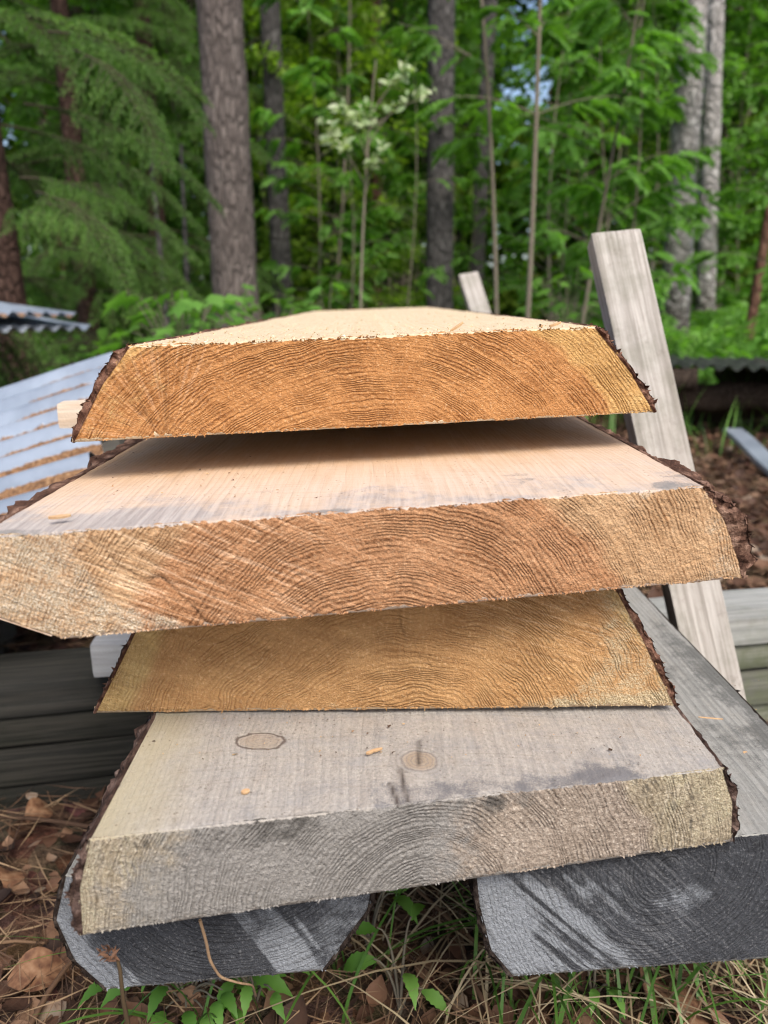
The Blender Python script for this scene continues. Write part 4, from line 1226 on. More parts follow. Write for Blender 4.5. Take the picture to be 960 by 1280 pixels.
# --- conifer branch sprays
def spruce_branch(name, length, seed, hang=.55, ntw=44, mat=None, dens=260):
    """a drooping spruce branch along +x with hanging side twigs full of needles"""
    r = np.random.default_rng(seed)
    ax = bez((0, 0, 0), (length*.5, 0, .10*length), (length, r.normal(0, .05), -.22*length), 24)
    wood = Buf()
    v, f = tube(ax, np.linspace(.008, .002, 24), 6); wood.add(v, f)
    segs = []
    t24 = np.linspace(0, 1, 24)
    def pt(t): return np.array([np.interp(t, t24, ax[:, k]) for k in range(3)])
    for k in range(ntw):
        t = .12+.88*(k+r.random()*.6)/ntw
        sg = 1 if k % 2 else -1
        L_ = length*.40*(1.08-t)*r.uniform(.7, 1.15)+.05
        p0 = pt(t)
        d = np.array([.75, sg*r.uniform(.45, .95), 0.0]); d /= np.linalg.norm(d)
        p1 = p0+d*L_*.55+[0, 0, .02]; p2 = p0+d*L_*.85+[0, 0, -hang*L_*r.uniform(.5, 1.2)]
        tw = bez(p0, p1, p2, 9); segs.append((tw, t))
        v, f = tube(tw, np.linspace(.004, .0012, 9), 4); wood.add(v, f)
        for j in range(5):
            s = .25+.7*j/5+r.random()*.1
            q0 = np.array([np.interp(s, np.linspace(0, 1, 9), tw[:, c]) for c in range(3)])
            l2 = L_*.42*r.uniform(.6, 1.2)*(1.1-s*.6)
            dd = d+np.array([.3, (1 if j % 2 else -1)*.8, 0]); dd /= np.linalg.norm(dd)
            q2 = q0+dd*l2*.75+[0, 0, -hang*l2*r.uniform(.8, 1.5)]
            segs.append((bez(q0, q0+dd*l2*.5, q2, 6), t))
    segs.append((ax[2:], .6)); segs.append((ax[2:]+[0, 0, .008], .6))
    P_, D_, TN = [], [], []
    for sgm, t in segs:
        ln = np.linalg.norm(np.diff(sgm, axis=0), axis=1).sum()
        m = max(6, int(ln*dens))
        s = np.sort(r.random(m)); K = len(sgm)
        q = np.stack([np.interp(s, np.linspace(0, 1, K), sgm[:, c]) for c in range(3)], -1)
        tg = sgm[-1]-sgm[0]; tg = tg/np.linalg.norm(tg)
        d = r.normal(size=(m, 3)); d -= (d @ tg)[:, None]*tg; d /= np.linalg.norm(d, axis=1, keepdims=True)
        P_.append(q); D_.append(d*.8+tg*.75)
        TN.append(np.clip(.30+.45*s**2+r.normal(0, .10, m)+.15*r.random(), 0, 1))
    P_ = np.concatenate(P_); D_ = np.concatenate(D_); TN = np.concatenate(TN)
    F_ = dir_frames(D_, np.array([[0, 0, 1.0]]), r, .8)
    tp = np.array([[0, .10, 0], [0, -.10, 0], [1, -.03, 0], [1, .03, 0]])
    V, f = stamp(tp, [[0, 1, 2, 3]], P_, F_, r.uniform(.012, .021, len(P_)))
    b = Buf(); b.add(V, f, 0, tint=np.repeat(TN, 4))
    for vv, ff in zip(wood.v, [None]*len(wood.v)): pass
    me = Buf()
    me.add(V, f, 0, tint=np.repeat(TN, 4))
    for i, vv in enumerate(wood.v):
        off = sum(len(w) for w in wood.v[:i])
        me.add(vv, wood.f[i]-off, 1, tint=0)
    return me.mesh(name, [mat or NEEDLES, TWIG_M])

BR = [spruce_branch('branch', 1.15, s, hang=h) for s, h in ((3, .30), (4, .45), (5, .62))]

def spruce(X, Y, h, r0, nb, label, seed, z0=.3, blen=1.0, lean=(0, 0), name='spruce_tree', trunk_m=None, group=None, front=None):
    r = np.random.default_rng(seed)
    root = bpy.data.objects.new(name, None); COL.objects.link(root)
    root.location = (X, Y, float(ground_z(X, Y))-.05)
    tag(root, label, 'tree', group)
    me, pts = trunk_mesh('trunk', h, r0, r0*.15, trunk_m or SPR_T, lean, 0, seed)
    link('trunk', me, root)
    for k in range(nb):
        t = (k+r.random()*.7)/nb
        z = z0+(h-z0-.3)*t**1.15
        an = k*2.399+r.normal(0, .3)
        s = blen*(1.05-.62*t)*r.uniform(.75, 1.2)
        i = int(z/h*59)
        o = link('branch', BR[k % 3], root, loc=tuple(pts[i]), rot=(r.normal(0, .12), r.uniform(-.05, .3), an), scale=s)
    return root

# ------------------------------------------------------------------ the forest
# left: near spruce with drooping sprays
sx, sy = px_x(22, 4.6), 4.6
sp = spruce(sx, sy, 9.5, .092, 40, 'reddish brown spruce at the left edge with long drooping green sprays', 21, z0=.35, blen=1.0, lean=(-.028, .0))
def extra_branch(px, py, Y, yaw, tilt, s, k):
    p = at(px, py, Y)
    base = np.array(sp.location)
    o = link('branch', BR[k], sp, loc=tuple(p-base), rot=(0, tilt, yaw), scale=s)
for a_ in ((60, 40, 3.8, -.35, .30, .75, 1), (90, 62, 3.6, -.7, .50, .70, 2), (25, 222, 3.7, -.25, .22, .72, 0), (45, 240, 3.5, -.7, .35, .65, 1), (-20, 20, 4.2, .1, .1, .9, 0),
           (60, 255, 4.2, .2, .4, .8, 2), (30, 130, 4.4, .15, .25, .9, 2), (80, 310, 4.4, .1, .3, .8, 1)):
    extra_branch(*a_)
for k, (px, Y, h, lab) in enumerate(((112, 7.4, 10, 'dark spruce standing behind the left edge spruce'), (205, 8.2, 11, 'dark spruce filling the gap left of the thick pine trunk'))):
    spruce(px_x(px, Y), Y, h, .10, 52, lab, 30+k, z0=.3, blen=1.5, group='dark spruces in the forest')

def bare_tree(name, px, Y, wpx, mat, h, label, lean=0.0, px_top=None, crown=None, seed=0, cat='tree', group=None, rough=.08, curve=.0):
    """tall tree of which the photo shows the trunk; wpx is its width in the photo"""
    dd = Y/cos(PITCH)
    rad = wpx*Y*.985/F/2
    X = px_x(px, Y)
    ln = lean
    root = bpy.data.objects.new(name, None); COL.objects.link(root)
    root.location = (X, Y, float(ground_z(X, Y))-.06)
    tag(root, label, cat, group)
    me, pts = trunk_mesh('trunk', h, rad*1.03, rad*.45, mat, (ln, 0), curve, seed, 28, 90, rough)
    link('trunk', me, root)
    if crown is not None:
        c = link('crown', crown, root, loc=tuple(pts[-1]-np.array([0, 0, 2.6])), rot=(0, 0, seed*1.7))
    return root

def crown_mesh(name, mat, seed, n=5200, rx=1.7, rz=2.6, leaf=.10, clumps=46):
    r = np.random.default_rng(seed)
    c = r.normal(size=(clumps, 3)); c /= np.linalg.norm(c, axis=1, keepdims=True)
    c *= (r.random(clumps)**.45)[:, None]*np.array([rx, rx, rz])
    rad = r.uniform(.3, .75, clumps)
    idx = r.integers(0, clumps, n)
    q = r.normal(size=(n, 3)); q /= np.linalg.norm(q, axis=1, keepdims=True)
    P_ = c[idx]+q*(r.random(n)**.5*rad[idx])[:, None]*np.array([1, 1, .55])
    D_ = r.normal(size=(n, 3)); D_[:, 2] = D_[:, 2]*.5-.35
    F_ = dir_frames(D_, np.array([[0, 0, 1.0]]), r, .5)
    V, f = stamp(LT*np.array([1, 1.5, 1]), LF, P_, F_, leaf*r.uniform(.6, 1.3, n))
    b = Buf(); b.add(V, f, 0, tint=np.repeat(np.clip(.45+.3*(fbm(P_, 1.2, 2, seed)-.5)*2+r.normal(0, .12, n), 0, 1), len(LT)))
    for k in range(clumps):                              # limbs from the stem to each clump
        p0 = np.array([0, 0, max(-rz, c[k, 2]-.9)])
        v, ff = tube(bez(p0, (p0+c[k])/2+[0, 0, .15], c[k], 6), np.linspace(.035, .008, 6), 5)
        b.add(v, ff, 1, tint=0)
    return b.mesh(name, [mat, STEM_T])
CR = [crown_mesh('crown', LEAF_MID, 1), crown_mesh('crown', LEAF_YEL, 2), crown_mesh('crown', LEAF_DARK, 3, leaf=.12), crown_mesh('crown', NEEDLES_D, 4, leaf=.14)]

bare_tree('pine_tree', 297, 5.6, 55, PINE_T, 17, 'thick grey brown pine trunk left of centre behind the planks', lean=-.008, crown=CR[3], seed=1)
bare_tree('pine_tree', 355, 9.0, 25, GREY_T, 17, 'slim grey trunk just right of the thick pine', lean=-.012, crown=CR[3], seed=2)
bare_tree('pine_tree', 472, 11.0, 14, RED_T, 17, 'thin reddish pine trunk at the middle of the forest', lean=-.006, crown=CR[3], seed=3)
bare_tree('dark_trunk_tree', 550, 8.2, 33, GREY_T, 17, 'dark grey trunk rising behind the distant short stake', lean=-.010, crown=CR[2], seed=4)
bare_tree('dark_trunk_tree', 592, 10.0, 18, GREY_T, 17, 'slender dark trunk close right of the dark grey trunk', lean=.022, crown=CR[2], seed=5)
bare_tree('birch_tree', 849, 7.6, 34, BIRCH_T, 17, 'blotchy white birch trunk with a dark foot at the right', lean=-.035, crown=CR[1], seed=6, curve=.05)
bare_tree('birch_tree', 889, 8.8, 23, BIRCH_T, 17, 'thinner pale birch right beside the blotchy birch', lean=-.075, crown=CR[0], seed=7, curve=.03)
bare_tree('thin_trunk_tree', 940, 7.0, 12, RED_T, 8, 'thin light brown trunk leaning near the right edge', lean=.05, crown=None, seed=8)
bare_tree('pine_tree', 395, 13.0, 9, RED_T, 11, 'very thin orange pine stem far back left of centre', lean=0.0, crown=CR[3], seed=9)
bare_tree('dead_snag', 212, 5.9, 9, GREY_T, 1.75, 'short grey dead stem left of the thick pine', lean=-.03, seed=10, cat='dead stem')
bare_tree('dead_snag', 234, 6.5, 8, GREY_T, 1.95, 'second grey dead stem nearer the thick pine', lean=.02, seed=11, cat='dead stem')

# saplings whose stems show
S1 = sapling_meshes(4.2, .014, 51, 18, 'rowan', LEAF_MID, (-.085, .0), z0=.33, spread=.75, leaf=.16, per=7, curve=.09)
S2 = sapling_meshes(4.4, .016, 52, 20, 'rowan', LEAF_MID, (.028, .0), z0=.33, spread=.75, leaf=.16, per=7, curve=.07)
sapling_at(px_x(627, 4.4), 4.4, S1, 'slim bending rowan sapling left of the pair above the planks', name='rowan_sapling')
sapling_at(px_x(658, 4.2), 4.2, S2, 'slim straight rowan sapling right of the pair above the planks', name='rowan_sapling')
S3 = [sapling_meshes(3.2+.4*k, .014, 60+k, 26, 'rowan', (LEAF_MID, LEAF_BRI, LEAF_MID)[k], (.01, 0), z0=.08, spread=.95, leaf=.17, per=9, curve=.14) for k in range(3)]
S4 = [sapling_meshes(3.6+.5*k, .016, 70+k, 34, 'leaf', (LEAF_MID, LEAF_YEL, LEAF_DARK)[k], (.02, 0), z0=.06, spread=1.1, leaf=.115, per=13, curve=.14) for k in range(3)]
rr = np.random.default_rng(5)
spots = [(720, 5.0, 1), (765, 5.2, 0), (700, 6.2, 0), (770, 6.4, 1), (740, 7.0, 2), (690, 7.2, 1), (800, 7.6, 0), (985, 6.4, 2), (700, 8.4, 2), (1010, 7.2, 1), (430, 7.6, 0), (500, 8.0, 2), (392, 8.4, 1), (930, 9.6, 1), (800, 9.0, 2), (575, 9.2, 0)]
first = True
labs = ['pale stemmed rowan sapling with feathery leaves before the birches', 'feathery rowan sapling in the undergrowth behind the planks']
protoR = []
for (px, Y, k) in spots:
    if len(protoR) <= k or True:
        sapling_at(px_x(px, Y), Y, S3[k], 'feathery leaved rowan sapling in the undergrowth behind the planks', rr.uniform(0, 6.28), rr.uniform(.75, 1.1), 'rowan saplings in the undergrowth', name='rowan_sapling')
n_ = 0
while n_ < 46:
    Y = 6.5+rr.random()*8.5
    px = rr.uniform(-120, 1090)
    if px < 240 and Y < 8: continue
    if abs(px-645) < 45 or abs(px-35) < 40: continue
    if px > 800 and Y < 9.4: continue
    if 325 < px < 620 and Y < 9.2: continue
    if px <= 325 and 250 < px and Y < 9.5: continue
    k = int(rr.choice([0, 0, 1, 2])) if Y > 8 else int(rr.choice([0, 2]))
    if 330 < px < 470 and Y > 8: k = 1
    sapling_at(px_x(px, Y), Y, S4[k], 'leafy young broadleaved tree crowding the forest behind the planks', rr.uniform(0, 6.28), rr.uniform(.8, 1.5), 'young broadleaved trees in the forest', cat='young tree', name='young_broadleaf_tree')
    n_ += 1
# background forest trees with stems and crowns
for k in range(34):
    Y = rr.uniform(11, 21); px = rr.uniform(-150, 1100)
    while abs(px-645) < 60 or abs(px-35) < 40: px = rr.uniform(-150, 1100)
    h = rr.uniform(5.5, 10)
    c_ = CR[int(rr.choice([0, 1, 2, 0]))]
    t = bare_tree('forest_tree', px, Y, rr.uniform(5, 13), [GREY_T, RED_T, STEM_T][k % 3], h, 'slender tree trunk far back in the dense green forest', lean=rr.normal(0, .015), crown=c_, seed=40+k, group='slender trees far back')
# far-off woods: one mass
r = np.random.default_rng(88)
n = 120000
ang = r.uniform(-.62, .62, n); dist = r.uniform(15, 25, n)
P_ = np.stack([np.sin(ang)*dist, np.cos(ang)*dist, .2+r.random(n)**.8*9.5], -1)
keep = fbm(P_, .55, 3, 5)+.10*r.random(n) > .46
hole = ((np.abs(np.degrees(ang)-10.6+(P_[:, 0]*7 % 1)) < 2.3) & (P_[:, 2] > 4.2)) | ((np.abs(np.degrees(ang)+23.8) < 2.2) & (P_[:, 2] > 1.6) & (fbm(P_, 1.2, 2, 77) > .42))
P_ = P_[keep & ~hole]; n = len(P_)
D_ = r.normal(size=(n, 3)); D_[:, 2] -= .4
V, f = stamp(LT*np.array([1, 1.6, 1]), LF, P_, dir_frames(D_, np.array([[0, 0, 1.0]]), r, .5), r.uniform(.16, .34, n))
b = Buf(); b.add(V, f, 0, tint=np.repeat(np.clip(.4+.8*(fbm(P_, .3, 2, 9)-.5)+r.normal(0, .12, n), 0, 1), len(LT)))
tag(link('far_woods', b.mesh('far_woods', LEAF_YEL)), 'mass of green foliage deep in the forest', 'woods', kind='stuff')

# pale-leaved sapling (silvery leaves at the middle top)
def pale_sapling():
    r = np.random.default_rng(9)
    Y = 3.6
    root = bpy.data.objects.new('pale_leaved_sapling', None); COL.objects.link(root)
    X = px_x(452, Y)
    base = np.array([X, Y, float(ground_z(X, Y))]); root.location = base
    tag(root, 'slender sapling with silvery pale leaves above the left half of the planks', 'sapling')
    b = Buf()
    top = at(470, 75, Y+.1)-base
    st = bez((0, 0, 0), (-.03, .05, top[2]*.5), top, 30)
    v, f = tube(st, np.linspace(.010, .003, 30), 6); b.add(v, f)
    P_, D_, S_ = [], [], []
    for (px, py, dy, m) in ((403, 158, -.1, 9), (428, 135, 0, 8), (455, 135, .05, 7), (510, 90, .1, 8), (512, 122, .1, 5), (472, 190, 0, 5), (545, 118, .2, 5)):
        q = at(px, py, Y+dy)-base
        i = min(29, max(5, int((q[2]-.15)/top[2]*29)))
        br = bez(st[i], (st[i]+q)/2+[0, 0, .05], q, 8)
        v, f = tube(br, np.linspace(.003, .001, 8), 5); b.add(v, f)
        for k in range(m*4):
            P_.append(br[-1-int(r.integers(0, 4))]+r.normal(0, .012, 3)); D_.append([r.normal()*.8, r.normal()*.8-.2, r.uniform(-.3, 1.1)]); S_.append(r.uniform(.025, .06))
    P_ = np.array(P_); D_ = np.array(D_); S_ = np.array(S_)
    V, f = stamp(LT*np.array([1, .9, 1]), LF, P_, dir_frames(D_, np.array([[0, -.9, .4]]), r, .5), S_)
    lb = Buf(); lb.add(V, f, 0, tint=np.repeat(r.random(len(P_)), len(LT)))
    link('stem', b.mesh('stem', STEM_T), root); link('foliage', lb.mesh('foliage', LEAF_PALE), root)
pale_sapling()

# maple leaf seedlings low behind the stack
MT = []
for k, (a_, l_) in enumerate(((-125, .55), (-95, .30), (-62, .80), (-34, .42), (0, 1.0), (34, .42), (62, .80), (95, .30), (125, .55))):
    MT.append((cos(R_(a_))*l_*.5+.35, sin(R_(a_))*l_*.55, -.10*l_))
MT = np.array([(0, 0, 0)]+MT+[(.30, 0, .03)])
MF = [[10, i, i+1] for i in range(1, 9)]+[[0, 1, 10], [9, 0, 10]]
def maple_bush(px, py, Y, spread, nl, size, label, seed, h=None, mat=None, name='maple_seedling', cat='seedling', group=None):
    r = np.random.default_rng(seed)
    c = at(px, py, Y)
    g = float(ground_z(c[0], Y))
    root = bpy.data.objects.new(name, None); COL.objects.link(root); root.location = (c[0], Y, g)
    tag(root, label, cat, group)
    H = max(.15, c[2]-g)
    b = Buf(); P_, D_, S_ = [], [], []
    for k in range(nl):
        an = r.uniform(0, 2*pi); rr_ = spread*r.random()**.6
        q = np.array([cos(an)*rr_, sin(an)*rr_*.8, H*r.uniform(.72, 1.1)])
        v, f = tube(bez((r.normal(0, .015), r.normal(0, .015), 0), (q[0]*.2, q[1]*.2, H*.8), q, 9), np.linspace(.004, .0012, 9), 4); b.add(v, f)
        P_.append(q); D_.append([cos(an), sin(an)-.35, -.35+r.normal(0, .2)]); S_.append(size*r.uniform(.7, 1.2))
    V, f = stamp(MT, MF, np.array(P_), dir_frames(np.array(D_), np.array([[0, 0, 1.0]]), r, .2), np.array(S_))
    lb = Buf(); lb.add(V, f, 0, tint=np.repeat(r.random(nl), len(MT)))
    link('stem', b.mesh('stem', STEM_T), root); link('foliage', lb.mesh('foliage', mat or LEAF_BRI), root)
    return root
maple_bush(228, 380, 3.0, .24, 46, .15, 'bright green maple seedling at the foot of the thick pine', 1)
maple_bush(345, 378, 4.2, .22, 30, .13, 'darker maple seedling just right of the thick pine foot', 2, mat=LEAF_MID)
maple_bush(407, 358, 3.4, .07, 9, .10, 'tiny bright seedling peeping over the topmost plank', 3)
maple_bush(290, 368, 5.0, .12, 10, .12, 'small seedling growing against the thick pine trunk', 4)
maple_bush(715, 350, 4.4, .22, 24, .14, 'leafy seedling left of the tall pale stake', 5, mat=LEAF_MID)

# ferns and shrubs in the clearing on the right
def fern(X, Y, h, seed, label):
    r = np.random.default_rng(seed)
    root = bpy.data.objects.new('fern', None); COL.objects.link(root); root.location = (X, Y, float(ground_z(X, Y)))
    tag(root, label, 'fern', 'ferns at the forest edge')
    for k in range(9):
        P_, D_, S_ = [], [], []
        an = k*.7+r.normal(0, .2); d = np.array([cos(an), sin(an), 0])
        fr = bez((0, 0, 0), d*h*.3+[0, 0, h], d*h*.9+[0, 0, h*r.uniform(.5, .9)], 22)
        sd = np.array([-sin(an), cos(an), 0])
        for i in range(4, 22):
            for sg in (-1, 1):
                P_.append(fr[i]); D_.append(sd*sg+d*.35+[0, 0, -.15]); S_.append(h*.30*(1.05-i/22))
        V, f = stamp(LT2*np.array([1, .9, 1]), LF2, np.array(P_), dir_frames(np.array(D_), np.array([[0, 0, 1.0]]), r, .15), np.array(S_))
        v, ft = tube(fr, np.linspace(.004, .001, 22), 4)
        lb = Buf(); lb.add(V, f, 0, tint=r.random()); lb.add(v, ft, 0, tint=.3)
        link('frond', lb.mesh('frond', LEAF_MID), root)
fern(px_x(833, 5.2), 5.2, .62, 1, 'feathery fern between the tall pale stake and the birches')
fern(px_x(905, 6.6), 6.6, .55, 2, 'feathery fern at the foot of the thinner birch')
fern(px_x(730, 5.8), 5.8, .6, 3, 'feathery fern half hidden left of the tall pale stake')
r = np.random.default_rng(31)
n = 24000                                               # low ground cover in the clearing: berry shrubs and herbs
x = r.uniform(.9, 7.5, n); y = 4.4+r.random(n)**.8*6.5
cl = fbm(np.stack([x, y, 0*x], -1), 1.4, 3, 12)
k_ = (cl > .40) & (x > .30*y-.2)
x, y, cl = x[k_], y[k_], cl[k_]; n = len(x)
hh = .08+.42*sstep(.38, .7, cl)*r.random(n)**.5+.10*sstep(5, 8, y)
P_ = np.stack([x, y, ground_z(x, y)+hh], -1)
D_ = np.stack([r.normal(size=n), r.normal(size=n), r.normal(0, .4, n)+.1], -1)
V, f = stamp(LT*np.array([1, 1.5, 1]), LF, P_, dir_frames(D_, np.array([[0, 0, 1.0]]), r, .4), r.uniform(.035, .10, n))
b = Buf(); b.add(V, f, 0, tint=np.repeat(np.clip(.2+hh*1.4+r.normal(0, .15, n), 0, 1), len(LT)))
tag(link('ground_cover', b.mesh('ground_cover', LEAF_BRI)), 'bright green low shrubs and herbs covering the clearing', 'ground cover', kind='stuff')
n = 16000                                               # low herbs across the forest floor
x = r.uniform(-7, 7, n); y = 4.8+r.random(n)*8
P_ = np.stack([x, y, ground_z(x, y)+r.random(n)**1.5*.45], -1)
k_ = fbm(P_, 1.1, 3, 19) > .42
P_ = P_[k_]; n = len(P_)
D_ = r.normal(size=(n, 3)); D_[:, 2] *= .4
V, f = stamp(LT*np.array([1, 1.5, 1]), LF, P_, dir_frames(D_, np.array([[0, 0, 1.0]]), r, .4), r.uniform(.05, .12, n))
b = Buf(); b.add(V, f, 0, tint=np.repeat(r.random(n), len(LT)))
tag(link('undergrowth', b.mesh('undergrowth', LEAF_MID)), 'low mixed green undergrowth between the tree trunks', 'undergrowth', kind='stuff')

HT, HF = leaf_tpl(.20, 13, .5, .15)
HT = HT*np.stack([np.ones(39), np.repeat(.90+.22*(np.arange(13) % 2), 3), np.ones(39)], -1)
# near herbs at the bottom of the photo: lobed green leaves between the bottom planks
def herb(px, py, nl, size, spread, label, seed, mat=LEAF_BRI):
    r = np.random.default_rng(seed)
    g = on_ground(px, py)
    root = bpy.data.objects.new('green_herb', None); COL.objects.link(root); root.location = g
    tag(root, label, 'herb', 'green herbs on the litter')
    b = Buf(); P_, D_, S_ = [], [], []
    for k in range(nl):
        an = r.uniform(0, 2*pi); q = np.array([cos(an)*spread*r.random()**.5, sin(an)*spread*.6*r.random()**.5, r.uniform(.03, .10)])
        v, f = tube(bez((0, 0, 0), (q[0]*.3, q[1]*.3, q[2]), q, 7), np.linspace(.0016, .0008, 7), 4); b.add(v, f)
        P_.append(q); D_.append([cos(an), sin(an)-.2, -.05+r.normal(0, .2)]); S_.append(size*r.uniform(.7, 1.2))
    V, f = stamp(HT, HF, np.array(P_), dir_frames(np.array(D_), np.array([[0, -.2, 1.0]]), r, .25), np.array(S_)*1.15)
    lb = Buf(); lb.add(V, f, 0, tint=np.repeat(r.random(nl), len(HT)))
    link('stem', b.mesh('stem', STEM_T), root); link('foliage', lb.mesh('foliage', mat), root)
herb(235, 1262, 26, .030, .075, 'leafy green herb below the rounded left bottom plank', 1)
herb(320, 1266, 18, .028, .06, 'lobed green herb under the middle of the left bottom plank', 2)
herb(462, 1195, 6, .028, .04, 'small green herb in the gap between the bottom planks', 3)
herb(500, 1268, 5, .03, .03, 'tiny herb at the lower edge below the gap', 4)
herb(868, 515, 9, .05, .16, 'leafy sprig before the rotten logs on the right', 6)
herb(905, 500, 8, .05, .18, 'green sprig left of the bluish metal strip', 7)
herb(855, 548, 6, .035, .08, 'small sprig on the litter just right of the tall pale stake', 8)
herb(740, 1275, 4, .028, .025, 'tiny two leaved herb in the dry grass below the right bottom plank', 5)

# a few big dead leaves, a cone, a curled stalk, chips
BIRCHLEAF = NT('tan_leaf'); 
_t = BIRCHLEAF.noise(BIRCHLEAF.coord(), 90.0, 4.0)
BIRCHLEAF = BIRCHLEAF.out(BIRCHLEAF.ramp(_t, [(.36, (.10, .045, .026)), (.55, (.22, .115, .062)), (.72, (.32, .20, .12))]), .7, None, .25, transl=.1)
def big_leaf(px, py, size, yaw, tilt, label, z=.03):
    g = on_ground(px, py, z)
    tp, fc = leaf_tpl(.38, 12, .45, .16)
    tp = tp*np.array([1, 1, 1]); tp[:, 0] -= .5
    o = link('dead_leaf', Buf().add(tp*size, fc).mesh('dead_leaf', BIRCHLEAF), loc=tuple(g), rot=(tilt, .1, yaw))
    tag(o, label, 'leaf', 'big dead leaves lying on the ground')
big_leaf(845, 1243, .052, 2.0, .25, 'tan dead birch leaf just under the right bottom plank')
big_leaf(880, 1275, .055, .5, -.1, 'rusty dead leaf at the lower right edge of the photo')
big_leaf(52, 1212, .058, .4, .25, 'large flat tan leaf left of the rounded plank end')
big_leaf(52, 1010, .045, 1.2, .6, 'reddish upright dead leaf before the dark timber boards')
big_leaf(14, 1090, .042, 1.9, .5, 'orange brown leaf at the left edge')
big_leaf(820, 1228, .05, 1.2, .5, 'dull mauve brown leaf behind the tan birch leaf')

def cone(px, py):
    g = on_ground(px, py, .018)
    r = np.random.default_rng(4)
    P_, D_ = [], []
    n = 56
    for k in range(n):
        t = (k+.5)/n; an = k*2.39996
        rad = .011*math.sin(pi*(.12+.80*t))
        P_.append([rad*cos(an)*.75, rad*sin(an)*.75, -.017+.036*t]); D_.append([cos(an), sin(an), .55])
    tp = np.array([[0, .45, 0], [0, -.45, 0], [.7, -.5, .05], [1, 0, .22], [.7, .5, .05], [.55, 0, -.22]])
    fc = [[0, 1, 2, 5], [0, 5, 4, 4], [5, 2, 3, 4]]
    V, f = stamp(tp, [[0, 1, 2], [0, 2, 4], [2, 3, 4], [0, 5, 1], [1, 5, 2], [2, 5, 3], [3, 5, 4], [4, 5, 0]], np.array(P_), dir_frames(np.array(D_), np.array([[0, 0, 1.0]]), r, .05), np.full(n, .0105))
    b = Buf().add(V, f)
    v, ff = tube(np.array([[0, 0, -.017], [0, 0, .02]]), [.006, .003], 8); b.add(v, ff)
    m = NT('cone_scales'); cm = m.out(m.ramp(m.noise(m.coord(), 160.0, 3.0), [(.3, (.05, .042, .036)), (.7, (.19, .16, .135))]), .8)
    tag(link('pine_cone', b.mesh('pine_cone', cm, smooth=False), loc=tuple(g), rot=(1.1, .3, .6)), 'open grey brown pine cone lying left of the grey plank', 'pine cone')
cone(119, 1082)

STALK = weathered('dry_stalk', (.30, .20, .12), (.2, .13, .08), axis=2)
def stalk(name, pts, rad, label, cat):
    pts = np.array(pts)
    n = 40; d = np.linspace(0, 1, len(pts)); t = np.linspace(0, 1, n)
    q = np.stack([np.interp(t, d, pts[:, k]) for k in range(3)], -1)
    for _ in range(3): q[1:-1] = (q[:-2]+q[1:-1]*2+q[2:])/4
    v, f = tube(q, np.linspace(rad, rad*.6, n)*(1+.2*(vnoise(q, 90, 2)-.5)), 8)
    return tag(link(name, Buf().add(v, f).mesh(name, STALK)), label, cat)
stalk('curled_stalk', [at(250, 1150, .398), at(258, 1178, .40), at(262, 1200, .402), at(275, 1222, .405), at(300, 1229, .41), at(316, 1231, .42), at(320, 1245, .45)], .0011, 'curled reddish stalk hanging in front of the left bottom plank', 'stalk')
def seed_head():
    g = at(162, 1290, .42)
    root = bpy.data.objects.new('dry_seed_stalk', None); COL.objects.link(root); root.location = g
    tag(root, 'dry plant stalk with a withered head before the rounded plank end', 'stalk')
    q = [at(162, 1290, .42)-g, at(154, 1250, .40)-g, at(150, 1212, .39)-g, at(147, 1200, .388)-g]
    v, f = tube(np.array(q), [.0016, .0014, .0012, .001], 6)
    link('stem', Buf().add(v, f).mesh('stem', STRAW_M), root)
    r = np.random.default_rng(3); b = Buf()
    c0 = at(146, 1200, .387)-g; c1 = at(130, 1187, .386)-g
    P_ = c0+(c1-c0)*r.random((26, 1))+r.normal(0, .0014, (26, 3)); D_ = np.tile(c1-c0, (26, 1))*60+r.normal(0, .5, (26, 3))
    V, f = stamp(LT*np.array([1, .5, 1]), LF, P_, dir_frames(D_, np.array([[0, 0, 1.0]]), r, .5), r.uniform(.003, .008, 26))
    b.add(V, f, 0, tint=.6)
    link('withered_head', b.mesh('withered_head', DEAD_M), root)
seed_head()

CHIP = NT('wood_chip'); CHIP = CHIP.out(CHIP.mx(CHIP.noise(CHIP.coord(), 300.0, 2.0), (.34, .18, .085), (.56, .40, .23)), .8)
def chip(px, py, Y, ln, w, yaw, tilt, label, up=.002):
    p = at(px, py, Y)+[0, 0, up]
    t = np.linspace(-.5, .5, 7)
    hw = w*(1-(np.abs(t)*1.7)**2.5)*.5
    V = np.concatenate([np.stack([t*ln, hw, .0006+.08*ln*t*t], -1), np.stack([t*ln, -hw, .0006+.08*ln*t*t], -1), np.stack([t*ln, -hw*.9, -.0008+.08*ln*t*t], -1), np.stack([t*ln, hw*.9, -.0008+.08*ln*t*t], -1)])
    f = []
    for a in range(4):
        for i in range(6):
            f.append([a*7+i, a*7+i+1, ((a+1) % 4)*7+i+1, ((a+1) % 4)*7+i])
    o = link('wood_chip', Buf().add(V, f).mesh('wood_chip', CHIP, smooth=False), loc=tuple(p), rot=(.2, tilt, yaw))
    tag(o, label, 'wood chip', 'loose wood chips on the planks')
def yz(px, py, z):
    d = ray(px, py); return CAM[1]+d[1]*((z-CAM[2])/d[2])
z1 = at(450, 421, .565)[2]
chip(571, 411, .60, .013, .0022, .5, -.5, 'slanting splinter standing on the front of the topmost plank', .0015)
chip(694, 407, .62, .010, .003, .2, -.3, 'short splinter on the right corner of the topmost plank', .001)
chip(676, 409, .60, .006, .003, 1.2, .2, 'crumb of wood beside the splinter on the topmost plank', .001)
z4 = PLa[2]
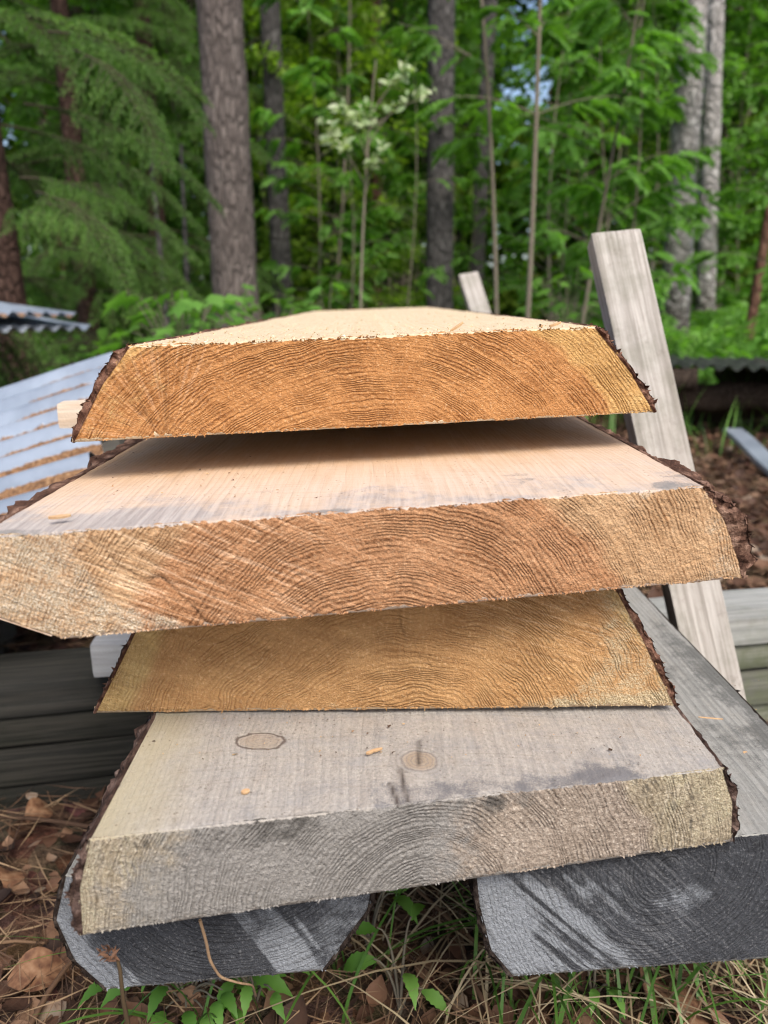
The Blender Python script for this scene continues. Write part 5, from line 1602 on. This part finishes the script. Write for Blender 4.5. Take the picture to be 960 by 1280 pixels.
for (px, py, ln, w, lab) in ((307, 993, .005, .0035, 'tiny orange chip left of centre on the grey plank'), (470, 941, .009, .002, 'ragged orange chip left of the round knot on the grey plank'), (462, 944, .005, .002, 'small orange crumb touching the ragged chip on the grey plank'), (690, 886, .006, .002, 'small brown chip at the back of the grey plank')):
    chip(px, py, yz(px, py, z4), ln, w, .4, 0, lab)
zr = .29
chip(888, 901, yz(888, 901, zr), .020, .002, -.2, 0, 'orange sliver lying on the old right bottom plank')
chip(931, 944, yz(931, 944, zr), .004, .003, .4, 0, 'pale chip on the old right bottom plank')
z2 = (at(440, 640, .44)[2])
for (px, py, ln, w, lab) in ((600, 607, .006, .004, 'orange chip near the front of the widest plank'), (545, 578, .014, .0012, 'thin dark splinter in the shade on the widest plank'), (75, 650, .012, .003, 'whitish chip on the left edge of the widest plank')):
    chip(px, py, yz(px, py, z2), ln, w, .5, 0, lab)
# sawdust on the topmost plank
r = np.random.default_rng(77)
n = 1500
u = r.random(n); v = r.random(n)**2.2*1.6
pl, pr2_ = at(*L1[0], .533), at(*R1[0], .60)
P_ = pl[None]*(1-u)[:, None]+pr2_[None]*u[:, None]+np.stack([0*v, v+.001, v*.012+.0006], -1)
V, f = stamp(np.array([[-.5, -.25, 0], [.5, -.2, .1], [.45, .25, 0], [-.4, .3, .25]]), [[0, 1, 2, 3]], P_, rand_rot(n, r, .6), r.uniform(.0006, .0018, n)*(1+1.2*(r.random(n) > .97)))
SAWD = NT('sawdust'); SAWD = SAWD.out(SAWD.ramp(SAWD.attr('tint'), [(0, (.35, .2, .08)), (.12, (.62, .42, .2)), (.6, (.78, .6, .36)), (1, (.86, .72, .5))]), .9)
b = Buf(); b.add(V, f, 0, tint=np.repeat(r.random(n), 4))
tag(link('sawdust', b.mesh('sawdust', SAWD)), 'pale sawdust crumbs scattered over the topmost plank', 'sawdust', kind='stuff')

# crumbs of bark and wood on the lower long faces
r = np.random.default_rng(78)
PP, TT = [], []
for (px0, px1, py0, py1, z, m_) in ((120, 820, 560, 650, z2, 190), (130, 890, 895, 1040, z4, 240), (850, 950, 830, 1040, zr, 60)):
    k = 0
    while k < m_:
        px, py = r.uniform(px0, px1), r.uniform(py0, py1)
        p = on_ground(px, py, z+.0006)
        if (z == z2 and not (-.2 < p[0] < .21 and p[1] > .47)) or (z == z4 and not (-.15 < p[0] < .22 and p[1] > .44)) or (z == zr and p[1] < .45): 
            k += 1; continue
        PP.append(p); TT.append(r.random()); k += 1
PP = np.array(PP); n = len(PP)
V, f = stamp(np.array([[-.5, -.25, 0], [.5, -.2, .1], [.45, .25, 0], [-.4, .3, .25]]), [[0, 1, 2, 3]], PP, rand_rot(n, r, .5), r.uniform(.0007, .0022, n)*(1+1.5*(r.random(n) > .95)))
CRUMB = NT('crumbs'); CRUMB = CRUMB.out(CRUMB.ramp(CRUMB.attr('tint'), [(0, (.04, .025, .018)), (.45, (.12, .07, .045)), (.6, (.34, .2, .1)), (1, (.5, .36, .2))]), .9)
b = Buf(); b.add(V, f, 0, tint=np.repeat(TT, 4))
tag(link('bark_crumbs', b.mesh('bark_crumbs', CRUMB)), 'tiny crumbs of bark and wood on the lower planks', 'crumbs', kind='stuff')

# ------------------------------------------------------------------ light
SUN_EL, SUN_AZ = R_(50), R_(158)          # azimuth clockwise from +y: the sun stands high behind the camera
w = bpy.data.worlds.new('World'); scene.world = w; w.use_nodes = True
nt = w.node_tree; nt.nodes.clear()
sky = nt.nodes.new('ShaderNodeTexSky'); sky.sky_type = 'NISHITA'; sky.sun_disc = False
sky.sun_elevation = SUN_EL; sky.sun_rotation = SUN_AZ; sky.dust_density = 3.5; sky.air_density = 1.0; sky.ozone_density = 1.0
bg = nt.nodes.new('ShaderNodeBackground'); bg.inputs[1].default_value = .12
wo = nt.nodes.new('ShaderNodeOutputWorld')
nt.links.new(sky.outputs[0], bg.inputs[0]); nt.links.new(bg.outputs[0], wo.inputs[0])
sl = bpy.data.lights.new('sun', 'SUN'); sl.energy = 2.0; sl.angle = R_(26); sl.color = (1.0, .95, .87)
so = bpy.data.objects.new('sun', sl); COL.objects.link(so)
import mathutils
sd = mathutils.Vector((sin(SUN_AZ)*cos(SUN_EL), cos(SUN_AZ)*cos(SUN_EL), sin(SUN_EL)))
so.rotation_euler = sd.to_track_quat('Z', 'Y').to_euler()

# ------------------------------------------------------------------ camera
cd = bpy.data.cameras.new('camera'); co = bpy.data.objects.new('camera', cd); COL.objects.link(co)
cd.sensor_fit = 'HORIZONTAL'; cd.sensor_width = 36.0; cd.lens = 36.0*F/960.0
cd.clip_start = .02; cd.clip_end = 400
M = mathutils.Matrix((RGT, UPV, -FWD)).transposed().to_4x4(); M.translation = mathutils.Vector(CAM)
co.matrix_world = M
cd.dof.use_dof = True; cd.dof.focus_distance = .57; cd.dof.aperture_fstop = 36.0*F/960.0/4.3
scene.camera = co
vs = scene.view_settings
vs.view_transform = 'Standard'; vs.look = 'None'; vs.exposure = 0.98; vs.gamma = 1; vs.use_curve_mapping = False
scene.cycles.max_bounces = 8; scene.cycles.diffuse_bounces = 4; scene.cycles.transparent_max_bounces = 8
scene.cycles.use_denoising = True
scene.cycles.filter_width = 1.1
